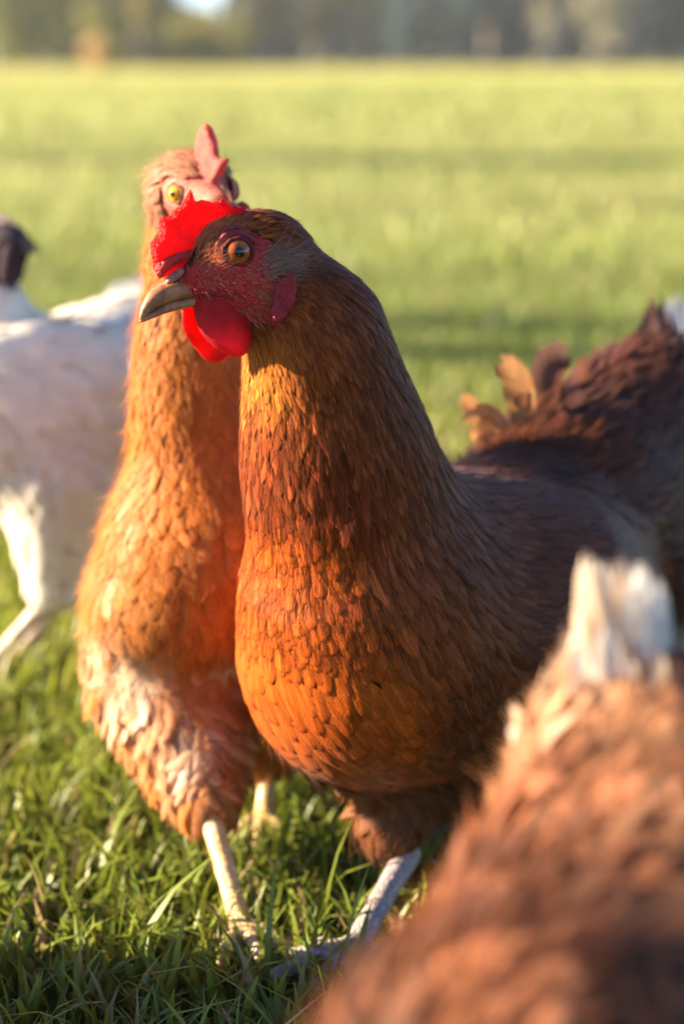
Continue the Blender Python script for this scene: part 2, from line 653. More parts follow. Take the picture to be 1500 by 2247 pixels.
def fleshy(name, poly, plane_o, ex, ey, nrm, thick, step, mat, parent, bend=None, crinkle=0.0, edge=0.0022):
    """Fleshy sheet with rounded rim: outline in metres on a plane, inflated to a real thickness."""
    poly = np.asarray(poly, float)
    per = []
    for i in range(len(poly)):
        a, b = poly[i], poly[(i + 1) % len(poly)]
        m = max(1, int(np.linalg.norm(b - a) / step))
        for j in range(m):
            per.append(a + (b - a) * j / m)
    per = np.array(per)
    lo, hi = per.min(0), per.max(0)
    gx, gy = np.meshgrid(np.arange(lo[0], hi[0], step), np.arange(lo[1], hi[1], step))
    q = np.stack([gx.ravel(), gy.ravel()], 1) + rng.uniform(-.2, .2, (gx.size, 2)) * step
    q = q[inside(per, q)]
    q = q[edge_dist(per, q) > step * 0.6]
    al = np.concatenate([per, q])
    nb = len(per)
    r = geometry.delaunay_2d_cdt([Vector(x) for x in al], [(i, (i + 1) % nb) for i in range(nb)], [], 1, 1e-7)
    vo, fo, orig = r[0], r[2], r[3]
    vo = np.array([tuple(v) for v in vo])
    fo = [tuple(f) for f in fo if len(f) == 3]
    d = edge_dist(per, vo)
    bd = d < step * 0.05
    th = thick * 0.5 * np.sqrt(1 - (1 - np.clip(d / edge, 0, 1)) ** 2)
    base = plane_o + vo[:, :1] * ex + vo[:, 1:] * ey
    off = np.zeros(len(vo))
    if crinkle:
        off = crinkle * (np.sin(vo[:, 0] * 420 + 3 * np.sin(vo[:, 1] * 300)) * 0.5 + np.sin(vo[:, 1] * 500 + vo[:, 0] * 230) * 0.5)
    if bend is not None:
        off = off + bend(vo)
    front = base + nrm * (off + th)[:, None]
    back = base + nrm * (off - th)[:, None]
    n = len(vo)
    F = []
    for f in fo:
        F.append(f)
        F.append(tuple((x if bd[x] else x + n) for x in reversed(f)))
    F = np.array(F)
    V = np.concatenate([front, back])
    return mk(name, V, F, mat, parent)


def loft(centers, rx, ry, ax, ay, seg=20, sq=1.0):
    """Rings of half-axes rx (along ax) and ry (along ay) at the centres; capped."""
    centers = np.asarray(centers, float)
    m = len(centers)
    th = np.linspace(0, 2 * math.pi, seg, endpoint=False)
    c, s = np.cos(th), np.sin(th)
    c = np.sign(c) * np.abs(c) ** sq; s = np.sign(s) * np.abs(s) ** sq
    ax = np.broadcast_to(ax, (m, 3)); ay = np.broadcast_to(ay, (m, 3))
    rx = np.asarray(rx)[:, None, None]; ry = np.asarray(ry)[:, None, None]
    V = centers[:, None] + ax[:, None] * rx * c[None, :, None] + ay[:, None] * ry * s[None, :, None]
    F = [(i * seg + j, i * seg + (j + 1) % seg, (i + 1) * seg + (j + 1) % seg, (i + 1) * seg + j) for i in range(m - 1) for j in range(seg)]
    return V.reshape(-1, 3), np.array(F)


def resample(pts, n):
    """Smooth Catmull-Rom resample of a list of rows."""
    p = np.asarray(pts, float)
    p = np.vstack([2 * p[0] - p[1], p, 2 * p[-1] - p[-2]])
    m = len(p) - 3
    out = []
    for x in np.linspace(0, m - 1e-6, n):
        i = int(x); t = x - i
        a, b, c, d = p[i:i + 4]
        out.append(0.5 * (2 * b + (c - a) * t + (2 * a - 5 * b + 4 * c - d) * t * t + (3 * b - a - 3 * c + d) * t ** 3))
    return np.array(out)


# ================================================================= SETTING
def fnoise(x, y, s, seed=0):
    """cheap smooth noise for colours"""
    r = np.random.default_rng(seed)
    v = 0
    for i in range(6):
        a = r.uniform(0, 6.28); f = s * r.uniform(0.6, 1.9)
        v = v + np.sin((x * math.cos(a) + y * math.sin(a)) * f + r.uniform(0, 6.28))
    return v / 6


# ground: one sheet to the horizon
m_ground, nt, bs, out = new_mat('soil_and_thatch')
tc = N(nt, 'ShaderNodeTexCoord')
nz = N(nt, 'ShaderNodeTexNoise'); nz.inputs['Scale'].default_value = 30; nz.inputs['Detail'].default_value = 6
nt.links.new(tc.outputs['Object'], nz.inputs['Vector'])
near = mixrgb(nt, maprange(nt, nz.outputs[0], 0.35, 0.65), (0.035, 0.045, 0.012), (0.075, 0.085, 0.025))
mp = N(nt, 'ShaderNodeMapping'); mp.inputs['Scale'].default_value = (0.10, 0.55, 1)
nt.links.new(tc.outputs['Object'], mp.inputs[0])
nz2 = N(nt, 'ShaderNodeTexNoise'); nz2.inputs['Scale'].default_value = 1.0; nz2.inputs['Detail'].default_value = 3
nt.links.new(mp.outputs[0], nz2.inputs['Vector'])
far = mixrgb(nt, maprange(nt, nz2.outputs[0], 0.38, 0.62), (0.34, 0.36, 0.075), (0.48, 0.44, 0.13))
sep = N(nt, 'ShaderNodeSeparateXYZ'); nt.links.new(tc.outputs['Object'], sep.inputs[0])
nt.links.new(mixrgb(nt, maprange(nt, sep.outputs[1], 6, 20), near, far), bs.inputs['Base Color'])
bs.inputs['Roughness'].default_value = 0.9
bs.inputs['Specular IOR Level'].default_value = 0.1
gx = np.array([-600, -60, -8, 8, 60, 600.0]); gy = np.array([-30, -2, 6, 30, 120, 900.0])
gv = np.array([(x, y, 0) for y in gy for x in gx])
gf = np.array([(j * 6 + i, j * 6 + i + 1, (j + 1) * 6 + i + 1, (j + 1) * 6 + i) for j in range(5) for i in range(5)])
mk('ground', gv, gf, m_ground, smooth=False, props={'kind': 'structure'})

m_grass = attr_mat('grass_blade', rough=0.45, trans=0.42, spec=0.45)


def blades(x, y, h, wd, lean, col, name):
    n = len(x)
    az = rng.uniform(0, 2 * math.pi, n)
    dx = np.stack([np.cos(az), np.sin(az), np.zeros(n)], 1)
    face = az + rng.normal(math.pi / 2, 0.5, n)
    sx = np.stack([np.cos(face), np.sin(face), np.zeros(n)], 1)
    k = 4
    t = np.linspace(0, 1, k)
    base = np.stack([x, y, np.zeros(n)], 1)
    ct = t[None, :, None]
    S = base[:, None] + dx[:, None] * (lean * h)[:, None, None] * ct ** 1.8 + np.array([0, 0, 1.0]) * (h[:, None, None] * (ct - 0.35 * np.clip(lean, 0, 1.6)[:, None, None] * ct ** 2.2))
    wt = (1 - t ** 2.2 * 0.95)[None, :, None] * (wd * 0.5)[:, None, None]
    V = np.stack([S - sx[:, None] * wt, S + sx[:, None] * wt], 2).reshape(-1, 3)
    f = np.array([(2 * i, 2 * i + 1, 2 * i + 3, 2 * i + 2) for i in range(k - 1)])
    F = (f[None] + (np.arange(n) * 2 * k)[:, None, None]).reshape(-1, 4)
    g = np.repeat(col, 2 * k, 0).reshape(n, k, 2, 3)
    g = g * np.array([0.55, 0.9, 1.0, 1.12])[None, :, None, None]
    return V, F, g.reshape(-1, 3)


def grass_zone(y0, y1, xm, xk, dens, hh, ww, lean=0.55):
    """Blades between two distances, over a strip that widens as xm + xk*y."""
    wmax = xm + xk * y1
    n = int(dens * (y1 - y0) * 2 * wmax)
    y = rng.uniform(y0, y1, n); x = rng.uniform(-wmax, wmax, n)
    k = np.abs(x) < xm + xk * y
    x, y = x[k], y[k]; n = len(x)
    clump = fnoise(x, y, 45, 1)
    h = hh * rng.lognormal(0, 0.33, n) * (1 + 0.3 * clump)
    wd = ww * rng.uniform(0.6, 1.35, n)
    ln = np.abs(rng.normal(0, lean, n)) + 0.15
    mixf = np.clip(0.5 + 0.45 * fnoise(x, y * 2.2, 1.3, 3) + 0.6 * fnoise(x * .12, y * 1.2, 1.5, 9) * np.clip(y - 1.2, 0, 1) + rng.normal(0, 0.18, n), 0, 1)[:, None]
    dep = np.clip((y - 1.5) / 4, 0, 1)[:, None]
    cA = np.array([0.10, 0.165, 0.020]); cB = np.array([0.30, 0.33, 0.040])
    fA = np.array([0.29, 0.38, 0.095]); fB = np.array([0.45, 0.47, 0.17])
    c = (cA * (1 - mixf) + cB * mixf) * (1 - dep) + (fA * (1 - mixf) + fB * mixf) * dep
    # shadow bands across the field, painted into the blade colour
    shadow_bands = np.clip(fnoise(x * .16, y * (1.9 if y1 < 13 else .9), 2.1, 14) * 3.0 - .5, 0, 1) * np.clip((y - 2.2) / .8, 0, 1)
    c = c * (1 - .38 * shadow_bands[:, None])
    dry = (rng.random(n) < 0.09 + 0.05 * dep[:, 0])[:, None]
    c = np.where(dry, np.array([0.36, 0.28, 0.12]), c)
    c = c * rng.lognormal(0, 0.18, (n, 1))
    return blades(x, y, h, wd, ln, c, '')


def merge(parts):
    V, F, Cc, o = [], [], [], 0
    for v, f, c in parts:
        V.append(v); F.append(f + o); Cc.append(c); o += len(v)
    return np.concatenate(V), np.concatenate(F), np.concatenate(Cc)


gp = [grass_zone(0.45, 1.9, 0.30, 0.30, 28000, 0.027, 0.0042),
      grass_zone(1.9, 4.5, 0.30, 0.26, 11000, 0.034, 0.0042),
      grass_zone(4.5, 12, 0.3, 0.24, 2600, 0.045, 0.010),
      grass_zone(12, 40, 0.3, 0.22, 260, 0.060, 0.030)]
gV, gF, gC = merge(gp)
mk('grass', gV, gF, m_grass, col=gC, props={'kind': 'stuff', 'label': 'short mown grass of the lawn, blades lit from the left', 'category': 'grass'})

# ---------------------------------------------------------------- far tree line
m_leaf = attr_mat('leaves', rough=0.6, trans=0.35, spec=0.3)
m_bark = horn_mat('bark', (0.20, 0.17, 0.14), (0.34, 0.30, 0.26), scale=2.0, rough=0.9, bump=0.5, spec=0.1)


def tree(px, dist, height, spread, trunk_r, base_h, cA, cB, label, leaf=0.30, n=2600, name='tree', bark=None, lobes=9, cat='tree'):
    x = (px - CX) / FPX * dist / 1.0 * 1.02
    e = empty(name, (x, dist, 0), label, cat, 'trees and bushes at the far edge of the field')
    lr = np.random.default_rng(int(abs(px) * 7 + dist))
    # trunk and limbs
    V, F, o = [], [], 0
    def limb(a, b, ra, rb, bow):
        nonlocal o
        m = 7
        t = np.linspace(0, 1, m)[:, None]
        c = a + (b - a) * t + np.sin(t * math.pi) * bow
        d = unit(b - a)
        ax = unit(np.cross(d, [0.3, 1, 0.1])); ay = np.cross(d, ax)
        v, f = loft(c, np.linspace(ra, rb, m), np.linspace(ra, rb, m), ax, ay, 8)
        V.append(v); F.append(f + o); o += len(v)
    base = np.array([x, dist, 0.0])
    top = base + np.array([lr.normal(0, .3), lr.normal(0, .3), height * 0.86])
    limb(base - np.array([0, 0, .05]), top, trunk_r, trunk_r * 0.25, lr.normal(0, 0.12, 3))
    cs = []
    for i in range(lobes):
        hz = base_h + (height - base_h) * (i + 0.5) / lobes
        rr = spread * (0.55 + 0.45 * math.sin(math.pi * (hz - base_h * 0.6) / (height - base_h * 0.3)))
        a = lr.uniform(0, 6.28)
        c = base + np.array([math.cos(a) * rr * 0.55, math.sin(a) * rr * 0.55, hz])
        cs.append((c, rr * lr.uniform(0.45, 0.7)))
        s = base + (top - base) * (hz * 0.7 / height)
        limb(s, c, trunk_r * 0.38, trunk_r * 0.08, lr.normal(0, 0.1, 3))
    cs.append((top, spread * 0.5))
    mk('trunk', np.concatenate(V), np.concatenate(F), bark or m_bark, e)
    # crown: leaf clusters through the lobes' volume
    ci = lr.integers(0, len(cs), n)
    cc = np.array([c for c, _ in cs])[ci]; rr = np.array([r for _, r in cs])[ci]
    d = unit(lr.normal(0, 1, (n, 3))) * (lr.random((n, 1)) ** 0.45) * rr[:, None]
    sub = lr.normal(0, 1, (60, 3)) * spread * 0.12
    p = cc + d * np.array([1, 1, 0.85]) + sub[lr.integers(0, 60, n)]
    p[:, 2] = np.maximum(p[:, 2], 0.1)
    a = unit(lr.normal(0, 1, (n, 3))); b = unit(np.cross(a, lr.normal(0, 1, (n, 3))))
    s = (leaf * lr.uniform(0.5, 1.3, n))[:, None]
    Vq = np.stack([p - a * s, p + b * s * 0.45, p + a * s, p - b * s * 0.45], 1)
    Fq = np.arange(n * 4).reshape(n, 4)
    tone = np.clip(0.5 + 0.4 * np.sin(ci * 2.4) + lr.normal(0, 0.25, n), 0, 1)[:, None]
    col = np.array(cA) * (1 - tone) + np.array(cB) * tone
    mk('crown', Vq.reshape(-1, 3), Fq, m_leaf, e, col=np.repeat(col, 4, 0), smooth=False)
    return e


OLV = ((0.14, 0.18, 0.045), (0.30, 0.31, 0.10))
YEL = ((0.20, 0.21, 0.05), (0.36, 0.33, 0.09))
TAN = ((0.42, 0.27, 0.10), (0.60, 0.40, 0.18))
GRY = ((0.22, 0.22, 0.13), (0.36, 0.34, 0.22))
DRK = ((0.05, 0.10, 0.12), (0.10, 0.17, 0.19))  # shade and haze of the right-hand wood painted into blue-grey leaves
m_pale = horn_mat('pale_bark', (0.17, 0.16, 0.14), (0.27, 0.25, 0.22), scale=2.0, rough=0.9, bump=0.4, spec=0.1)
tree(30, 98, 9.0, 3.0, .28, 0.8, *OLV, 'olive green tree at the left end of the tree line', n=3600)
tree(130, 104, 10.0, 2.6, .26, 1.0, *OLV, 'dark tree between the leftmost tree and the yellowish bush', n=3200)
tree(255, 92, 2.6, 1.3, .08, .15, *YEL, 'rounded yellow green bush behind the dry tan bush', name='bush', n=1800, lobes=6, cat='bush')
tree(248, 84, 1.05, .75, .04, .1, *TAN, 'low dry tan bush at the field edge', name='bush', n=900, lobes=5, leaf=.16, cat='bush')
tree(425, 100, 2.45, 1.9, .10, .1, *OLV, 'dark low bush under the gap of sky', name='bush', n=2200, lobes=7, cat='bush')
tree(480, 93, 1.7, 1.9, .06, .1, *YEL, 'low yellow green bush right of the sky gap', name='bush', n=1500, lobes=6, cat='bush')
tree(318, 108, 8.5, 1.3, .2, 2.2, *YEL, 'slim yellow green tree left of the sky gap', n=2400)
tree(575, 100, 8.0, 1.7, .22, 1.4, *GRY, 'grey brown tree just right of the sky gap', n=1900, bark=m_pale)
tree(690, 106, 11.0, 1.8, .24, 1.6, *GRY, 'thin grey tree with a bare lower trunk near the middle', n=1500, bark=m_pale)
tree(800, 99, 10.0, 2.0, .26, 1.2, *GRY, 'tan grey tree beside the dark gap in the wood', n=2000, bark=m_pale)
tree(905, 110, 11.0, 1.9, .28, .5, *DRK, 'dark tree, left one of the dark pair in the wood', n=3000)
tree(1060, 108, 12.0, 2.5, .28, .4, *DRK, 'broad dark tree, right one of the dark pair in the wood', n=3600)
tree(1180, 97, 10.0, 1.0, .40, 1.6, *GRY, 'pale thick trunked tree standing right of the dark pair', n=900, bark=m_pale)
tree(1285, 103, 11.0, 1.9, .30, 1.3, *GRY, 'greyish tree second from the right end of the tree line', n=1900, bark=m_pale)
tree(1450, 105, 11.0, 2.3, .28, .5, *DRK, 'dark tree at the right end of the tree line', n=3200)

# the wood behind, one mass
n = 26000
lr = np.random.default_rng(5)
wx = lr.uniform(-60, 60, n); wy = lr.uniform(118, 150, n)
toph = 9 + 3 * fnoise(wx, wx * 0, 0.35, 4)
gap = np.clip((np.abs(wx + 9.3) - 2.0) / 1.5, 0, 1)
toph = toph * gap + 2.0 * (1 - gap)
wz = lr.random(n) ** 0.8 * toph
a = unit(lr.normal(0, 1, (n, 3))); b = unit(np.cross(a, lr.normal(0, 1, (n, 3))))
s = lr.uniform(0.4, 1.0, (n, 1))
p = np.stack([wx, wy, wz + 0.1], 1)
Vq = np.stack([p - a * s, p + b * s * .5, p + a * s, p - b * s * .5], 1)
tone = np.clip(0.5 + 0.5 * fnoise(wx, wz, 0.6, 8), 0, 1)[:, None]
leftness = np.clip((-wx - 2) / 10, 0, 1)[:, None]
col = (np.array([0.10, 0.16, 0.18]) * (1 - tone) + np.array([0.20, 0.27, 0.28]) * tone) * (1 - leftness) + np.array([0.16, 0.19, 0.07]) * leftness  # blue-grey haze tone painted into the leaves, fading out leftwards
mk('forest', Vq.reshape(-1, 3), np.arange(n * 4).reshape(n, 4), m_leaf, col=np.repeat(col, 4, 0), smooth=False,
   props={'kind': 'stuff', 'label': 'distant wood behind the field edge trees, grey green and out of focus', 'category': 'wood'})

# ================================================================= HENS
m_fb = feather_mat('russet_vane', hem=0.35, fray=0.25, shaft=0.55, trans=0.22, rough=0.42, bump=0.35, spec=0.16)
m_fh = feather_mat('hackle_vane', fray=0.50, shaft=0.45, trans=0.16, rough=0.42, bump=0.4, spec=0.14)
m_fs = feather_mat('soft_vane', fray=0.40, shaft=0.12, trans=0.35, rough=0.6, bump=0.0)
m_fw = feather_mat('white_vane', fray=0.30, shaft=0.0, trans=0.15, barb=.3, rough=0.65, bump=0.0)
m_hair = attr_mat('fine_hair', rough=0.55, trans=0.3, spec=0.12)
m_skin = attr_mat('face_skin', rough=0.55, spec=0.2, bump=1.0, bscale=620, mottle=0.45)
m_under = attr_mat('under_down', rough=0.9, spec=0.1, mottle=0.2)
m_comb = flesh_mat('comb_flesh', (0.50, 0.022, 0.022), (1.0, 0.02, 0.008), 0.58, papilla=750, bump=0.9)
m_fold = flesh_mat('fold_flesh', (0.50, 0.05, 0.05), (0.9, 0.05, 0.03), 0.35, papilla=650, bump=0.9)
m_watt = flesh_mat('wattle_flesh', (0.40, 0.018, 0.026), (0.95, 0.015, 0.012), 0.50, papilla=1100, bump=0.35)
m_lobe = flesh_mat('lobe_flesh', (0.36, 0.026, 0.034), (0.6, 0.03, 0.03), 0.2, papilla=700, bump=0.5)
m_beak = horn_mat('beak_horn', (0.46, 0.20, 0.10), (0.20, 0.08, 0.04), scale=130, rough=0.38)
m_cere = horn_mat('nostril_horn', (0.50, 0.20, 0.15), (0.30, 0.10, 0.08), scale=300, rough=0.6)
m_claw = horn_mat('claw_horn', (0.42, 0.34, 0.26), (0.22, 0.16, 0.12), scale=200)
m_leg_grey = scale_mat('grey_shank', (0.34, 0.28, 0.29), (0.46, 0.38, 0.36))
m_leg_yel = scale_mat('yellow_shank', (0.66, 0.46, 0.20), (0.78, 0.62, 0.40))
m_leg_pink = scale_mat('pale_shank', (0.55, 0.42, 0.33), (0.66, 0.52, 0.42))
m_pup, nt, bs, out = new_mat('pupil'); bs.inputs['Base Color'].default_value = (0.004, 0.003, 0.003, 1); bs.inputs['Roughness'].default_value = 0.06


def iris_mat(name, inner, outer, rim):
    m, nt, bs, out = new_mat(name)
    L = nt.links.new
    att = N(nt, 'ShaderNodeAttribute'); att.attribute_name = 'Col'
    L(att.outputs[0], bs.inputs['Base Color'])
    bs.inputs['Roughness'].default_value = 0.08
    bs.inputs['Coat Weight'].default_value = 0.25
    bs.inputs['Coat Roughness'].default_value = 0.02
    return m


m_eye = iris_mat('wet_eye', 0, 0, 0)


def eye(parent, c, out_dir, r, fwd, iris_r, pupil_r, inner, outer, lid_mat=None, lid_col=None, lids=True):
    """Eyeball: a sphere with pupil, striated iris and dark rim painted as the eye's own colours; fleshy lid ring round it."""
    z = unit(out_dir); x = unit(np.cross(z, fwd)); y = np.cross(z, x)
    m, seg = 34, 48
    th = np.linspace(0, 1, m) ** 1.0 * math.pi * 0.62
    ph = np.linspace(0, 2 * math.pi, seg, endpoint=False)
    V = (c + r * (np.cos(th)[:, None, None] * z + np.sin(th)[:, None, None] * (np.cos(ph)[None, :, None] * x + np.sin(ph)[None, :, None] * y)))
    F = np.array([(i * seg + j, (i + 1) * seg + j, (i + 1) * seg + (j + 1) % seg, i * seg + (j + 1) % seg) for i in range(m - 1) for j in range(seg)])
    rad = (np.sin(th) * r)[:, None] + 0 * ph[None]
    t = np.clip((rad - pupil_r) / (iris_r - pupil_r), 0, 1)[..., None]
    st = (0.85 + 0.25 * np.sin(ph * 17 + 2 * np.sin(ph * 5)) * np.cos(ph * 31))[None, :, None]
    col = (np.array(inner) * (1 - t) + np.array(outer) * t) * st
    dark = np.array([0.012, 0.006, 0.004])
    col = np.where((rad < pupil_r)[..., None], 0.003, col)
    k = np.clip((rad - iris_r) / (0.06 * iris_r), 0, 1)[..., None]
    col = col * (1 - k) + dark * k
    k = np.clip((th[:, None, None] - math.pi * 0.5), 0, 1) + 0 * k
    o = mk('eye', V.reshape(-1, 3), F, m_eye, parent, col=col.reshape(-1, 3))
    if lids:
        # two concentric soft folds of skin
        VV, FF, off = [], [], 0
        for (R, rr, dz, sy) in ((r * 0.93, r * 0.16, 0.50 * r, 0.90), (r * 1.30, r * 0.20, 0.12 * r, 0.92), (r * 1.58, r * 0.12, -0.22 * r, 0.94)):
            a = np.linspace(0, 2 * math.pi, 56, endpoint=False)
            b = np.linspace(0, 2 * math.pi, 12, endpoint=False)
            wob = 1 + 0.03 * np.sin(a * 3 + R * 900) + 0.015 * np.sin(a * 9)
            cen = c + z * dz + (R * wob)[:, None] * (np.cos(a)[:, None] * x * sy + np.sin(a)[:, None] * y)
            rad_ = unit(cen - c - z * dz)
            v = cen[:, None] + rr * (np.cos(b)[None, :, None] * rad_[:, None] + np.sin(b)[None, :, None] * z)
            f = np.array([(i * 12 + j, i * 12 + (j + 1) % 12, ((i + 1) % 56) * 12 + (j + 1) % 12, ((i + 1) % 56) * 12 + j) for i in range(56) for j in range(12)])
            VV.append(v.reshape(-1, 3)); FF.append(f + off); off += 56 * 12
        VV = np.concatenate(VV)
        cc = np.tile(np.array(lid_col), (len(VV), 1)) * rng.uniform(0.85, 1.15, (len(VV), 1))
        cc[:56 * 12] *= 0.45
        mk('eyelid', VV, np.concatenate(FF), lid_mat, o, col=cc)
    return o


def leg(parent, hock, ankle, fwd, mat, r=0.0062, toe=1.0, h=0.0016, spread=0.62, hind=True):
    """Shank with three toes forward, one behind, each with a claw."""
    hock, ankle = np.array(hock, float), np.array(ankle, float)
    s = SDF()
    s.cone(hock, hock * .5 + ankle * .5, r * 1.15, r * .9, k=.003)
    s.cone(hock * .5 + ankle * .5, ankle, r * .9, r * 1.1, k=.003)
    fwd = unit(np.array([fwd[0], fwd[1], 0])); sd = np.array([-fwd[1], fwd[0], 0])
    claws = []
    for a, l in ((-spread, .042), (0, .055), (spread, .040)) + (((math.pi * 0.93, .020),) if hind else ()):
        d = fwd * math.cos(a) + sd * math.sin(a)
        l = l * toe
        gz = max(0.0, 0) + r * 0.7
        k1 = ankle + d * l * .4; k1[2] = ankle[2] * .45 + gz + .003
        k2 = ankle + d * l * .75; k2[2] = gz + .0025
        k3 = ankle + d * l; k3[2] = gz * .8
        s.cone(ankle, k1, r * .8, r * .72, k=.004)
        s.cone(k1, k2, r * .74, r * .62, k=.0015)
        s.cone(k2, k3, r * .66, r * .45, k=.0015)
        claws.append((k3, d))
    V, F = s.mesh(h)
    o = mk('leg', V, F, mat, parent)
    for k3, d in claws:
        cen = np.array([k3 + d * t * .013 * toe + np.array([0, 0, .002 * math.sin(t * 2.6) - .004 * t]) for t in np.linspace(-.15, 1, 7)])
        rr = np.linspace(r * .42, .0004, 7)
        v, f = loft(cen, rr, rr, np.cross(d, [0, 0, 1.0]), np.array([0, 0, 1.0]), 8)
        mk('claw', v, f, m_claw, o)
    return o


def plumage(sdf, V, F, ncand, rules, parent, mats, mask=None):
    """rules(p, n, tag) -> dict of per-point arrays: part, L, W, lift0, lift1, col(n,3), curl, spacing, prof"""
    pts = sample_surface(V, F, ncand)
    if mask is not None:
        pts = pts[mask(pts)]
    g = sdf.grad(pts)
    R = rules(pts, g)
    keep = thin(pts, R['space'])
    pts = pts[keep]
    R = {k: (v[keep] if isinstance(v, np.ndarray) else v) for k, v in R.items()}
    S, NN, D, G0 = grow(sdf, pts, R['L'], R['lift0'], R['lift1'], k=R.get('k', 7), curl=R['curl'], yaw=R['yaw'])
    out = {}
    for part in np.unique(R['part']):
        m = R['part'] == part
        pr = R['prof'][m][0]
        v, f, u, nv, vn = vane(S[m], NN[m], D[m], R['W'][m], PROFILE[pr], cup=R.get('cup', 0.35), nu=R.get('nu', 5), wave=R.get('wave', 0.0), G0=G0[m], round_=R.get('round', .3))
        c = np.repeat(R['col'][m], nv, 0)
        tcol = R['tip'][m] if 'tip' in R else R['col'][m]
        t = np.tile(np.repeat(np.linspace(0, 1, S.shape[1]), R.get('nu', 5)), m.sum())[:, None]
        c = c * (1 - t ** 2) + np.repeat(tcol, nv, 0) * t ** 2
        out[part] = mk(part.split('|')[0], v, f, mats[part.split('|')[0]], parent, col=c, uv=u, nrm=vn)
    return out


def quill(name, parent, mat, specs, k=10, nu=7, cup=0.25, prof='long', wave=0.0):
    """Single large feathers: specs = (root, mid, tip, facing normal, width, colour, tip colour)."""
    V, F, U, CC, o = [], [], [], [], 0
    for i, (a, m, b, nr, wd, c, c2) in enumerate(specs):
        a, m, b = map(np.array, (a, m, b))
        t = np.linspace(0, 1, k)[:, None]
        S = ((1 - t) ** 2 * a + 2 * t * (1 - t) * m + t * t * b)[None]
        D = unit(np.gradient(S, axis=1))
        NN = np.broadcast_to(unit(nr), S.shape)
        NN = unit(NN - D * (NN * D).sum(-1, keepdims=True))
        v, f, u, nv, _ = vane(S, NN, D, np.array([wd]), PROFILE[prof], cup=cup, nu=nu, wave=wave)
        u = u + np.array([i * 13 + 5, 0])
        V.append(v); F.append(f + o); U.append(u); o += len(v)
        tt = np.repeat(np.linspace(0, 1, k), nu)[:, None] ** 1.5
        CC.append(np.array(c) * (1 - tt) + np.array(c2) * tt)
    return mk(name, np.concatenate(V), np.concatenate(F), mat, parent, col=np.concatenate(CC), uv=np.concatenate(U))


def rep(x, n):
    return np.full(n, float(x))


